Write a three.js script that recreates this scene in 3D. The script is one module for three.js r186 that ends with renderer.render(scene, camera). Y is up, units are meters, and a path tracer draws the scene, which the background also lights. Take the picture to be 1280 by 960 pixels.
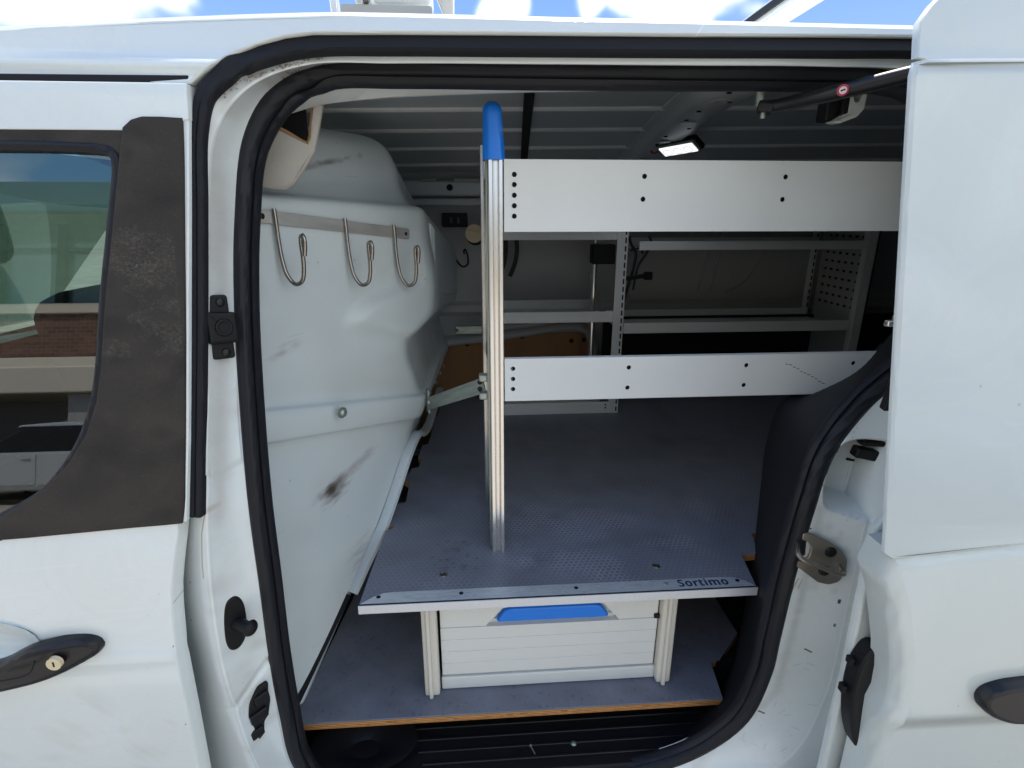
import * as THREE from 'three';
import { mergeGeometries, toCreasedNormals, mergeVertices } from 'three/addons/utils/BufferGeometryUtils.js';
import { RoundedBoxGeometry } from 'three/addons/geometries/RoundedBoxGeometry.js';
import { FontLoader } from 'three/addons/loaders/FontLoader.js';
import { TextGeometry } from 'three/addons/geometries/TextGeometry.js';

// ------------------------------------------------------------------ camera, sky, sun, exposure
const W = 1024, H = 768;
const scene = new THREE.Scene();
const camera = new THREE.PerspectiveCamera(70.43, W / H, 0.05, 3000);
camera.position.set(0, 1.45, 0.66);
{
  const p = THREE.MathUtils.degToRad(17.55), y = THREE.MathUtils.degToRad(4.0);
  camera.lookAt(camera.position.x + Math.sin(y) * Math.cos(p), camera.position.y - Math.sin(p), camera.position.z - Math.cos(y) * Math.cos(p));
}
const renderer = new THREE.WebGLRenderer({ antialias: true });
renderer.setSize(W, H);
renderer.toneMapping = THREE.LinearToneMapping;
renderer.toneMappingExposure = 1.58;
renderer.shadowMap.enabled = true;
const sunDir = new THREE.Vector3(0.16, 0.9, -0.42).normalize();
const sun = new THREE.DirectionalLight(0xfff4e2, 4.2);
sun.position.copy(sunDir).multiplyScalar(40);
sun.castShadow = true;
sun.shadow.mapSize.set(4096, 4096);
Object.assign(sun.shadow.camera, { left: -20, right: 20, top: 20, bottom: -20, near: 1, far: 90 });
scene.add(sun, sun.target);

// seeded random and value noise
let seed = 1234567;
const rnd = () => { seed = (seed * 1664525 + 1013904223) >>> 0; return seed / 4294967296; };
const hash3 = (x, y, z) => { let h = (x * 374761393 + y * 668265263 + z * 2147483647 + 1013904223) | 0; h = Math.imul(h ^ (h >>> 13), 1274126177); h ^= h >>> 16; return (h >>> 0) / 4294967296; };
function noise3(x, y, z) {
  const xi = Math.floor(x), yi = Math.floor(y), zi = Math.floor(z); let fx = x - xi, fy = y - yi, fz = z - zi;
  fx = fx * fx * (3 - 2 * fx); fy = fy * fy * (3 - 2 * fy); fz = fz * fz * (3 - 2 * fz);
  const l = (a, b, t) => a + (b - a) * t, h = (a, b, c) => hash3(xi + a, yi + b, zi + c);
  return l(l(l(h(0, 0, 0), h(1, 0, 0), fx), l(h(0, 1, 0), h(1, 1, 0), fx), fy), l(l(h(0, 0, 1), h(1, 0, 1), fx), l(h(0, 1, 1), h(1, 1, 1), fx), fy), fz);
}
const fbm = (x, y, z, n = 5) => { let a = 0, w = 0.5, s = 0; for (let i = 0; i < n; i++) { a += w * noise3(x, y, z); s += w; w *= 0.5; x = x * 2.03 + 11.3; y = y * 2.03 + 5.1; z = z * 2.03 + 7.7; } return a / s; };
const smooth = (a, b, x) => { const t = Math.min(1, Math.max(0, (x - a) / (b - a))); return t * t * (3 - 2 * t); };

{ // the sky: blue air with bright fair-weather cumulus
  const w = 1024, h = 512, d = new Float32Array(w * h * 4);
  const banks = [[-33, 19, 10, 7], [-27, 17, 4.5, 3.5], [3, 17, 2.2, 1.8], [11.2, 18, 1.3, 2.2], [19, 18, 7, 3.4], [-12, 26, 6, 3], [38, 22, 7, 4]];
  for (let j = 0; j < h; j++) for (let i = 0; i < w; i++) {
    const el = ((j + 0.5) / h - 0.5) * Math.PI, az = ((i + 0.5) / w - 0.5) * 2 * Math.PI;
    const x = Math.cos(el) * Math.cos(az), y = Math.sin(el), z = Math.cos(el) * Math.sin(az);
    const t = Math.max(0, y), k = Math.pow(1 - t, 5);
    let r = 0.095 + 0.50 * k, g = 0.245 + 0.50 * k, b = 0.64 + 0.32 * k;
    const px = x / (t + 0.22), pz = z / (t + 0.22);
    let c = smooth(z > 0 ? 0.36 : 0.43, z > 0 ? 0.52 : 0.58, fbm(px * 1.3 + 3.1, 0.5, pz * 1.3 + 8.2, 6)) * smooth(0.0, 0.12, y);
    const hdg = Math.atan2(x, -z) * 180 / Math.PI, eld = el * 180 / Math.PI;
    if (z < 0) {                                          // the clouds that stand over the roof
      let m = -1; for (const [ca, ce, sa, se] of banks) m = Math.max(m, 1 - Math.hypot((hdg - ca) / sa, (eld - ce) / se));
      const near = smooth(50, 42, Math.abs(hdg)) * smooth(40, 30, eld);
      const cc = smooth(-0.05, 0.28, m + (fbm(hdg * 0.35, eld * 0.45, 4, 5) - 0.5) * 1.1);
      c = c * (1 - near) + cc * near;
    }
    if (c > 0) {
      const sh = fbm(px * 3 + 40, 1.5, pz * 3 + 2, 4), base = 0.80 + 0.55 * smooth(0.3, 0.7, sh) + 0.12 * smooth(0.5, 1, t);
      r += (base * 0.945 - r) * c; g += (base * 1.005 - g) * c; b += (base * 1.0 - b) * c;
    }
    if (y < 0) { const m = smooth(0, -0.05, y); r += (0.30 - r) * m; g += (0.29 - g) * m; b += (0.27 - b) * m; }
    const o = (j * w + i) * 4; d[o] = r; d[o + 1] = g; d[o + 2] = b; d[o + 3] = 1;
  }
  const sky = new THREE.DataTexture(d, w, h, THREE.RGBAFormat, THREE.FloatType);
  sky.mapping = THREE.EquirectangularReflectionMapping; sky.magFilter = THREE.LinearFilter; sky.minFilter = THREE.LinearFilter; sky.wrapS = THREE.RepeatWrapping; sky.needsUpdate = true;
  scene.background = sky; scene.environment = sky;
}

// ------------------------------------------------------------------ helpers
const V = (x, y, z) => new THREE.Vector3(x, y, z);
const V2 = (x, y) => new THREE.Vector2(x, y);
const used = {};
function numbered(name) { const n = used[name] = (used[name] ?? -1) + 1; return n ? name + '_' + String(n).padStart(3, '0') : name; }
function thing(name, label, category, group) {
  const o = new THREE.Group(); o.name = numbered(name); o.userData = { label, category }; if (group) o.userData.group = group; scene.add(o); return o;
}
function strip3(g) { g = g.index ? g.toNonIndexed() : g; for (const k of Object.keys(g.attributes)) if (!['position', 'normal', 'uv'].includes(k)) g.deleteAttribute(k); return g; }
function mesh(name, geos, mat, parent) {
  let list = (Array.isArray(geos) ? geos : [geos]).map(strip3);
  for (const g of list) if (!g.attributes.uv) g.setAttribute('uv', new THREE.BufferAttribute(new Float32Array(g.attributes.position.count * 2), 2));
  const g = list.length > 1 ? mergeGeometries(list) : list[0];
  const m = new THREE.Mesh(g, mat); m.name = name; m.castShadow = m.receiveShadow = true; if (parent) parent.add(m); return m;
}
function box(w, h, d, x, y, z, r = 0.002, rx = 0, ry = 0, rz = 0) {
  const g = new RoundedBoxGeometry(w, h, d, 2, Math.min(r, w / 2.01, h / 2.01, d / 2.01));
  g.applyMatrix4(new THREE.Matrix4().makeRotationFromEuler(new THREE.Euler(rx, ry, rz))); g.translate(x, y, z); return g;
}
function barBetween(a, b, w, h, r = 0.001, upHint = V(0, 1, 0)) {            // a bevelled bar from a to b, w across, h along the hint
  const d = b.clone().sub(a), L = d.length(); d.normalize();
  const side = d.clone().cross(upHint).normalize(), u = side.clone().cross(d).normalize();
  const g = new RoundedBoxGeometry(w, h, L, 2, Math.min(r, w / 2.01, h / 2.01));
  g.applyMatrix4(new THREE.Matrix4().makeBasis(side, u, d.clone().negate())); const m = a.clone().add(b).multiplyScalar(0.5); g.translate(m.x, m.y, m.z); return g;
}
function tube(pts, r, seg = 40, rs = 8, closed = false) { return new THREE.TubeGeometry(new THREE.CatmullRomCurve3(pts, closed, 'centripetal'), seg, r, rs, closed); }
function cyl(r0, r1, L, p, dir, seg = 20) {
  const g = new THREE.CylinderGeometry(r1, r0, L, seg); g.applyQuaternion(new THREE.Quaternion().setFromUnitVectors(V(0, 1, 0), dir.clone().normalize())); g.translate(p.x, p.y, p.z); return g;
}
function dome(r, h, p, dir, seg = 16) {                                      // a low button head
  const pts = []; for (let i = 0; i <= 5; i++) { const a = i / 5 * Math.PI / 2; pts.push(V2(r * Math.cos(a), h * Math.sin(a))); } pts[5].x = 0.00001;
  const g = new THREE.LatheGeometry(pts, seg); g.applyQuaternion(new THREE.Quaternion().setFromUnitVectors(V(0, 1, 0), dir.clone().normalize())); g.translate(p.x, p.y, p.z); return g;
}
function loft(rows, { crease = 0.7, closed = false, uv } = {}) {             // rows of equal length joined into a surface, uv in metres
  const n = rows[0].length, pos = [], uvs = [], idx = []; let v = 0;
  rows.forEach((row, j) => {
    let u = 0; if (j) v += row[n >> 1].distanceTo(rows[j - 1][n >> 1]);
    row.forEach((p, i) => { if (i) u += p.distanceTo(row[i - 1]); pos.push(p.x, p.y, p.z); if (uv) uvs.push(...uv(p, u, v)); else uvs.push(u, v); });
  });
  const m = closed ? n : n - 1;
  for (let j = 0; j + 1 < rows.length; j++) for (let i = 0; i < m; i++) {
    const a = j * n + i, b = j * n + (i + 1) % n, c = a + n, d = (j + 1) * n + (i + 1) % n; idx.push(a, b, d, a, d, c);
  }
  let g = new THREE.BufferGeometry(); g.setAttribute('position', new THREE.Float32BufferAttribute(pos, 3)); g.setAttribute('uv', new THREE.Float32BufferAttribute(uvs, 2)); g.setIndex(idx);
  return crease > 0 ? toCreasedNormals(g, crease) : (g.computeVertexNormals(), g);
}
const curve = (pts, n, closed = false) => { const c = new THREE.CatmullRomCurve3(pts, closed, 'centripetal'), o = []; for (let i = 0; i < n + (closed ? 0 : 1); i++) o.push(c.getPoint(i / n)); return o; };
function sweep(pts, profile, normalAt, closed, scaleAt = () => 1) {               // sweeps a closed profile [(across, out)] along the points
  const N = pts.length, rows = [];
  for (let i = 0; i < N; i++) {
    const a = pts[closed ? (i - 1 + N) % N : Math.max(0, i - 1)], b = pts[closed ? (i + 1) % N : Math.min(N - 1, i + 1)];
    const t = b.clone().sub(a).normalize(), nn = normalAt(pts[i]).clone(); nn.addScaledVector(t, -nn.dot(t)).normalize(); const side = t.clone().cross(nn).normalize();
    const k = scaleAt(pts[i]); rows.push(profile.map(([s, o]) => pts[i].clone().addScaledVector(side, s * k).addScaledVector(nn, o)));
  }
  if (closed) rows.push(rows[0].map((p) => p.clone()));
  return loft(rows, { closed: true, crease: 0.9 });
}
const poly = (pts) => { const s = new THREE.Shape(); pts.forEach(([x, y], i) => (i ? s.lineTo(x, y) : s.moveTo(x, y))); s.closePath(); return s; };
function smoothPoly(pts, per = 6, sharp = []) {                              // rounds a polygon's corners; indices in sharp stay corners
  const n = pts.length, out = [];
  for (let i = 0; i < n; i++) {
    const p = pts[(i + n - 1) % n], c = pts[i], q = pts[(i + 1) % n];
    if (sharp.includes(i)) { out.push(c); continue; }
    const a = [(p[0] + c[0]) / 2, (p[1] + c[1]) / 2], b = [(q[0] + c[0]) / 2, (q[1] + c[1]) / 2];
    const a2 = sharp.includes((i + n - 1) % n) ? [p[0] * 0.4 + c[0] * 0.6, p[1] * 0.4 + c[1] * 0.6] : a, b2 = sharp.includes((i + 1) % n) ? [q[0] * 0.4 + c[0] * 0.6, q[1] * 0.4 + c[1] * 0.6] : b;
    for (let k = 0; k <= per; k++) { const t = k / per, u = 1 - t; out.push([u * u * a2[0] + 2 * u * t * c[0] + t * t * b2[0], u * u * a2[1] + 2 * u * t * c[1] + t * t * b2[1]]); }
  }
  return out.filter((p, i) => { const q = out[(i + 1) % out.length]; return Math.hypot(p[0] - q[0], p[1] - q[1]) > 1e-4; });
}
function roundPoly(pts, r, per = 5) {                                        // fillets a polygon's corners with radius r
  const n = pts.length, out = [];
  for (let i = 0; i < n; i++) {
    const p = pts[(i + n - 1) % n], c = pts[i], q = pts[(i + 1) % n], l1 = Math.hypot(p[0] - c[0], p[1] - c[1]), l2 = Math.hypot(q[0] - c[0], q[1] - c[1]), k1 = Math.min(r, l1 * 0.45) / l1, k2 = Math.min(r, l2 * 0.45) / l2;
    const a = [c[0] + (p[0] - c[0]) * k1, c[1] + (p[1] - c[1]) * k1], b = [c[0] + (q[0] - c[0]) * k2, c[1] + (q[1] - c[1]) * k2];
    for (let k = 0; k <= per; k++) { const t = k / per, u = 1 - t; out.push([u * u * a[0] + 2 * u * t * c[0] + t * t * b[0], u * u * a[1] + 2 * u * t * c[1] + t * t * b[1]]); }
  }
  return out;
}
function plate(pts, depth, bevel = 0.001, holes = []) {                      // an extruded outline in x, y; back face at z = 0
  const s = poly(pts); holes.forEach((h) => { const p = new THREE.Path(); if (h.length === 3) p.absarc(h[0], h[1], h[2], 0, Math.PI * 2, true); else h.forEach(([x, y], i) => (i ? p.lineTo(x, y) : p.moveTo(x, y))); s.holes.push(p); });
  const b = Math.min(bevel, depth / 2.1);
  const g = new THREE.ExtrudeGeometry(s, { depth: depth - 2 * b, bevelEnabled: b > 0, bevelThickness: b, bevelSize: b, bevelOffset: -b, bevelSegments: 2, curveSegments: 14 }); g.translate(0, 0, b); return g;
}
// the van's outer skin: distance from the widest line at height y
function skinZ(y) { return skinZ0(y); }
function skinZ0(y) {
  let z = 0; if (y < 0.8) z -= 0.06 * (0.8 - y);
  const s = 0.5 * ((y - 1.0) + Math.sqrt((y - 1.0) ** 2 + 0.0016)) - 0.0008; z -= 0.2 * Math.max(0, Math.min(s, 0.62));
  if (y > 1.6) z -= 0.42 * (y - 1.6);
  z += 0.007 * Math.exp(-(((y - 1.632) / 0.0075) ** 2));
  return z;
}
const skinN = (y) => { const h = 0.006, s = (skinZ(y + h) - skinZ(y - h)) / (2 * h); return V(0, -s, 1).normalize(); };
const onSkin = (x, y, off) => V(x, y, skinZ(y) + off);
function clipY(p, y0, keepAbove) {
  const out = []; for (let i = 0; i < p.length; i++) { const a = p[i], b = p[(i + 1) % p.length], ia = keepAbove ? a[1] >= y0 : a[1] <= y0, ib = keepAbove ? b[1] >= y0 : b[1] <= y0;
    if (ia) out.push(a); if (ia !== ib) { const t = (y0 - a[1]) / (b[1] - a[1]); out.push([a[0] + (b[0] - a[0]) * t, y0]); } }
  return out;
}
const bodyUV = (x, y) => [(x + 0.75) / 1.7, (y - 0.35) / 1.4];
function skinPanel(pts, off, thick, { r = 0.004, zf, hole } = {}) {          // a pressed panel that follows the skin, with rolled edges
  const Z = zf || ((x, y) => skinZ(y) + off), pos = [], nor = [], uv = [];
  let y0 = Infinity, y1 = -Infinity; for (const p of pts) { y0 = Math.min(y0, p[1]); y1 = Math.max(y1, p[1]); }
  const put = (x, y) => { pos.push(x, y, Z(x, y)); const h = 0.004, n = V(-(Z(x + h, y) - Z(x - h, y)) / (2 * h), -(Z(x, y + h) - Z(x, y - h)) / (2 * h), 1).normalize(); nor.push(n.x, n.y, n.z); uv.push(...bodyUV(x, y)); };
  const nb = Math.max(1, Math.ceil((y1 - y0) / 0.02));
  for (let k = 0; k < nb; k++) {
    const a = y0 + (y1 - y0) * k / nb, b = y0 + (y1 - y0) * (k + 1) / nb, c = clipY(clipY(pts, a, true), b, false); if (c.length < 3) continue;
    const ct = c.map((p) => V2(p[0], p[1])); for (const f of THREE.ShapeUtils.triangulateShape(ct, [])) { const q = THREE.ShapeUtils.isClockWise([ct[f[0]], ct[f[1]], ct[f[2]]]) ? [f[0], f[2], f[1]] : f; for (const i of q) put(c[i][0], c[i][1]); }
  }
  const face = new THREE.BufferGeometry(); face.setAttribute('position', new THREE.Float32BufferAttribute(pos, 3)); face.setAttribute('normal', new THREE.Float32BufferAttribute(nor, 3)); face.setAttribute('uv', new THREE.Float32BufferAttribute(uv, 2));
  const ring = []; const n = pts.length;                                      // dense outline, then rings that roll over the edge
  for (let i = 0; i < n; i++) { const a = pts[i], b = pts[(i + 1) % n], m = Math.max(1, Math.ceil(Math.hypot(b[0] - a[0], b[1] - a[1]) / 0.03)); for (let k = 0; k < m; k++) ring.push([a[0] + (b[0] - a[0]) * k / m, a[1] + (b[1] - a[1]) * k / m]); }
  const cw = THREE.ShapeUtils.isClockWise(pts.map((p) => V2(p[0], p[1]))) ? -1 : 1, N = ring.length;
  const nrm = ring.map((p, i) => { const a = ring[(i + N - 1) % N], b = ring[(i + 1) % N], dx = b[0] - a[0], dy = b[1] - a[1], l = Math.hypot(dx, dy) || 1; return [cw * dy / l, -cw * dx / l]; });
  const rows = []; const steps = [[0, 0], [0.38, 0.08], [0.71, 0.29], [0.92, 0.62], [1, 1]];
  for (const [o, dz] of steps) rows.push(ring.map((p, i) => { const x = p[0] + nrm[i][0] * r * o, y = p[1] + nrm[i][1] * r * o; return V(x, y, Z(p[0], p[1]) - r * dz); }));
  rows.push(rows[4].map((p, i) => V(p.x, p.y, Z(ring[i][0], ring[i][1]) - thick)));
  rows.push(ring.map((p) => V(p[0], p[1], Z(p[0], p[1]) - thick - 0.001)));
  const rim = loft(rows, { closed: true, crease: 0.8, uv: (p) => bodyUV(p.x, p.y) });
  return [face, rim];
}

// ------------------------------------------------------------------ textures and materials
function canvasTex(w, h, draw, { srgb = true, repeat, wrap = true } = {}) {
  const c = document.createElement('canvas'); c.width = w; c.height = h; const g = c.getContext('2d'); draw(g, w, h);
  const t = new THREE.CanvasTexture(c); if (srgb) t.colorSpace = THREE.SRGBColorSpace; t.wrapS = t.wrapT = wrap ? THREE.RepeatWrapping : THREE.ClampToEdgeWrapping; if (repeat) t.repeat.set(...repeat); return t;
}
function noiseTex(n, freq, fn, { srgb = false, repeat = [1, 1], sx = 1, sy = 1 } = {}) {   // tileable noise to bytes
  const d = new Uint8Array(n * n * 4);
  const per = (u, v, f) => { // periodic value noise
    let s = 0, w = 0.5, tot = 0; for (let o = 0; o < 4; o++) { const F = f << o, Fx = F * sx, Fy = F * sy, x = u * Fx, y = v * Fy, xi = Math.floor(x), yi = Math.floor(y); let a = x - xi, b = y - yi; a = a * a * (3 - 2 * a); b = b * b * (3 - 2 * b);
      const q = (i, j) => hash3(((xi + i) % Fx + Fx) % Fx, ((yi + j) % Fy + Fy) % Fy, o * 17 + f); s += w * ((q(0, 0) * (1 - a) + q(1, 0) * a) * (1 - b) + (q(0, 1) * (1 - a) + q(1, 1) * a) * b); tot += w; w *= 0.55; } return s / tot; };
  for (let j = 0; j < n; j++) for (let i = 0; i < n; i++) { const c = fn(per(i / n, j / n, freq), per(i / n, j / n, freq * 7), i / n, j / n), o = (j * n + i) * 4; const a = Array.isArray(c) ? c : [c, c, c]; d[o] = a[0] * 255; d[o + 1] = a[1] * 255; d[o + 2] = a[2] * 255; d[o + 3] = 255; }
  const t = new THREE.DataTexture(d, n, n); t.wrapS = t.wrapT = THREE.RepeatWrapping; t.magFilter = THREE.LinearFilter; if (srgb) t.colorSpace = THREE.SRGBColorSpace; t.repeat.set(...repeat); t.needsUpdate = true; return t;
}
const blot = (g, x, y, rx, ry, col, rot = 0) => { g.save(); g.translate(x, y); g.rotate(rot); g.scale(rx, ry); const q = g.createRadialGradient(0, 0, 0, 0, 0, 1); q.addColorStop(0, col); q.addColorStop(0.55, col.replace(/[\d.]+\)$/, (s) => (parseFloat(s) * 0.5) + ')')); q.addColorStop(1, col.replace(/[\d.]+\)$/, '0)')); g.fillStyle = q; g.fillRect(-1, -1, 2, 2); g.restore(); };

const bodyMap = canvasTex(2048, 1688, (g, w, h) => {
  const X = (x) => (x + 0.75) / 1.7 * w, Y = (y) => (1 - (y - 0.35) / 1.4) * h;
  g.fillStyle = '#d8dfde'; g.fillRect(0, 0, w, h);
  for (let i = 0; i < 260; i++) blot(g, rnd() * w, rnd() * h, 60 + rnd() * 160, 40 + rnd() * 100, rnd() < 0.5 ? 'rgba(210,208,198,0.10)' : 'rgba(238,240,240,0.14)', rnd() * 3);
  const line = (pts, col, lw) => { g.strokeStyle = col; g.lineWidth = lw; g.lineCap = 'round'; g.beginPath(); pts.forEach(([x, y], i) => (i ? g.lineTo(X(x), Y(y)) : g.moveTo(X(x), Y(y)))); g.stroke(); };
  const scat = (n, x0, x1, y0, y1, col, r0, r1) => { for (let i = 0; i < n; i++) { g.fillStyle = col; g.beginPath(); g.ellipse(X(x0 + rnd() * (x1 - x0)), Y(y0 + rnd() * (y1 - y0)), r0 + rnd() * (r1 - r0), r0 + rnd() * (r1 - r0) * 0.6, rnd() * 3, 0, 7); g.fill(); } };
  // grime along the pillar beside the rubber strip
  for (let k = 0; k < 60; k++) { const t = k / 60, y = 1.58 - t * 0.56, x = -0.337 - 0.036 * t; blot(g, X(x + 0.001) + rnd() * 5, Y(y), 7 + rnd() * 8, 22 + rnd() * 20, 'rgba(130,108,94,0.07)'); }
  for (let k = 0; k < 26; k++) blot(g, X(-0.345 + rnd() * 0.012), Y(1.23 - rnd() * 0.09), 6 + rnd() * 9, 10 + rnd() * 16, 'rgba(140,118,104,0.08)');
  for (let k = 0; k < 50; k++) { const t = rnd(); blot(g, X(-0.335 + 0.135 * t + rnd() * 0.012), Y(1.580 + 0.068 * Math.sqrt(t) - rnd() * 0.005), 1.5 + rnd() * 2.5, 1 + rnd() * 1.6, 'rgba(58,34,24,0.6)'); }
  for (let k = 0; k < 40; k++) blot(g, X(-0.33 + rnd() * 0.16), Y(1.56 + rnd() * 0.09), 10 + rnd() * 16, 6 + rnd() * 10, 'rgba(130,104,82,0.13)');
  // rust runs
  line([[-0.379, 1.052], [-0.388, 1.02], [-0.394, 0.97], [-0.395, 0.95]], 'rgba(134,92,58,0.55)', 2.2); blot(g, X(-0.378), Y(1.053), 16, 8, 'rgba(130,100,70,0.3)');
  // lower left jamb and its folds
  for (let k = 0; k < 26; k++) blot(g, X(-0.40 + rnd() * 0.05), Y(0.60 + rnd() * 0.34), 14 + rnd() * 16, 12 + rnd() * 22, 'rgba(120,112,98,0.10)');
  scat(12, -0.42, -0.36, 0.5, 0.8, 'rgba(80,74,68,0.4)', 0.4, 1.1);
  // right jamb: recess, striker and sill
  line([[0.549, 1.095], [0.547, 1.075], [0.541, 1.062], [0.536, 1.045], [0.544, 1.035], [0.56, 1.03], [0.566, 1.018], [0.572, 1.0]], 'rgba(140,96,58,0.6)', 2.2);
  line([[0.57, 1.08], [0.565, 1.06], [0.561, 1.04]], 'rgba(130,110,90,0.35)', 2);
  line([[0.56, 1.012], [0.572, 1.006], [0.582, 1.01], [0.58, 1.02]], 'rgba(150,110,70,0.5)', 2.4);
  line([[0.535, 0.862], [0.529, 0.845], [0.527, 0.83]], 'rgba(110,84,62,0.6)', 2.2); line([[0.542, 0.86], [0.538, 0.842]], 'rgba(110,84,62,0.45)', 1.8);
  for (let k = 0; k < 20; k++) blot(g, X(0.50 + rnd() * 0.1), Y(0.84 + rnd() * 0.12), 8 + rnd() * 10, 8 + rnd() * 10, 'rgba(120,100,84,0.12)');
  for (let k = 0; k < 60; k++) { const t = k / 60, y = 0.42 + t * 0.7, x = y < 0.6 ? 0.40 + (y - 0.42) * 0.72 : 0.532 + (y - 0.6) * 0.03; blot(g, X(x + 0.008), Y(y), 10 + rnd() * 12, 14 + rnd() * 12, 'rgba(112,104,92,0.12)'); }
  scat(26, 0.50, 0.62, 0.86, 1.13, 'rgba(90,80,70,0.4)', 0.5, 1.6); scat(30, 0.38, 0.62, 0.45, 0.72, 'rgba(110,112,114,0.4)', 0.5, 1.6);
  for (let k = 0; k < 26; k++) { const x = 0.40 + rnd() * 0.2, y = 0.44 + rnd() * 0.24, a = rnd() * 3; line([[x, y], [x + 0.014 * Math.cos(a), y + 0.014 * Math.sin(a)]], 'rgba(120,126,130,0.35)', 1.2); }
  for (const [x, y] of [[0.529, 1.0], [0.505, 0.99], [0.528, 0.96]]) line([[x, y], [x + 0.013, y - 0.003]], 'rgba(50,44,40,0.8)', 2.6);
  for (const [x, y] of [[0.515, 0.56], [0.573, 0.71]]) line([[x, y], [x + 0.012, y - 0.006]], 'rgba(20,20,20,0.85)', 3);
  // chips on the roof rail over the opening and on the door edges
  for (const x of [0.425, 0.432, 0.448, 0.575, 0.588, 0.616, 0.63]) line([[x, 1.668], [x + 0.003, 1.671]], 'rgba(60,60,62,0.9)', 3);
  line([[0.30, 1.668], [0.315, 1.69]], 'rgba(255,255,255,0.8)', 1.5);
  scat(40, -0.75, -0.43, 0.45, 1.02, 'rgba(120,120,112,0.35)', 0.5, 1.3); scat(20, 0.6, 0.95, 0.5, 1.0, 'rgba(96,96,92,0.5)', 0.5, 1.6);
  for (const [x, y] of [[-0.426, 0.93], [-0.439, 0.858], [-0.449, 0.71]]) { g.fillStyle = 'rgba(80,78,74,0.6)'; g.beginPath(); g.ellipse(X(x), Y(y), 1.2, 2.4, 0.3, 0, 7); g.fill(); }
  for (let k = 0; k < 16; k++) { const x = -0.72 + rnd() * 0.26, y = 0.90 + rnd() * 0.1; line([[x, y], [x + 0.05 + rnd() * 0.05, y + 0.006]], 'rgba(255,255,255,0.10)', 1 + rnd() * 2); }
  for (let k = 0; k < 34; k++) { const x = -0.74 + rnd() * 0.28, y = 0.42 + rnd() * 0.38; blot(g, X(x), Y(y), 14 + rnd() * 40, 8 + rnd() * 18, 'rgba(168,164,146,0.12)', rnd()); }
  line([[0.607, 0.823], [0.607, 0.818]], 'rgba(40,40,40,0.9)', 5); line([[0.609, 0.772], [0.609, 0.768]], 'rgba(70,70,66,0.8)', 4);
}, { wrap: false });
const grain = noiseTex(256, 16, (a, b) => 0.35 * a + 0.65 * b);
const M = {};
M.paint = new THREE.MeshPhysicalMaterial({ color: 0xffffff, map: bodyMap, roughness: 0.42, clearcoat: 0.8, clearcoatRoughness: 0.10 });
M.paintDoor = new THREE.MeshPhysicalMaterial({ color: 0xffffff, bumpMap: noiseTex(128, 5, (a) => a), bumpScale: 0.003, roughness: 0.38, clearcoat: 0.8, clearcoatRoughness: 0.10, map: canvasTex(1024, 1024, (g, w, h) => {
  g.fillStyle = '#c3cbc9'; g.fillRect(0, 0, w, h);
  for (let i = 0; i < 160; i++) blot(g, rnd() * w, rnd() * h, 30 + rnd() * 110, 20 + rnd() * 60, rnd() < 0.5 ? 'rgba(212,210,200,0.10)' : 'rgba(238,240,240,0.12)', rnd() * 3);
  for (let i = 0; i < 26; i++) { g.fillStyle = 'rgba(110,108,102,0.5)'; g.fillRect(w * (0.7 + rnd() * 0.3), h * (0.3 + rnd() * 0.7), 1 + rnd(), 1 + rnd()); }
  for (let i = 0; i < 14; i++) { const x = w * (0.74 + rnd() * 0.24), y = h * (0.35 + rnd() * 0.25); g.strokeStyle = 'rgba(250,250,248,0.12)'; g.lineWidth = 1; g.beginPath(); g.moveTo(x, y); g.lineTo(x + 8 + rnd() * 30, y + rnd() * 3); g.stroke(); }
}, { wrap: false }) });
M.paintPlain = new THREE.MeshPhysicalMaterial({ color: 0xdbdedd, roughness: 0.42, clearcoat: 0.8, clearcoatRoughness: 0.1 });
M.rubber = new THREE.MeshPhysicalMaterial({ color: new THREE.Color().setRGB(0.011, 0.012, 0.016), specularIntensity: 0.55, roughness: 0.48, bumpMap: noiseTex(128, 8, (a, b) => b), bumpScale: 0.0002 });
M.rubberMatt = new THREE.MeshPhysicalMaterial({ color: new THREE.Color().setRGB(0.012, 0.013, 0.017), specularIntensity: 0.45, roughness: 0.6 });
M.black = new THREE.MeshPhysicalMaterial({ color: new THREE.Color().setRGB(0.008, 0.008, 0.009), specularIntensity: 0.5, roughness: 0.5 });
M.blackGloss = new THREE.MeshPhysicalMaterial({ color: new THREE.Color().setRGB(0.009, 0.009, 0.011), specularIntensity: 0.6, roughness: 0.38, clearcoat: 0.15, clearcoatRoughness: 0.25 });
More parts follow.
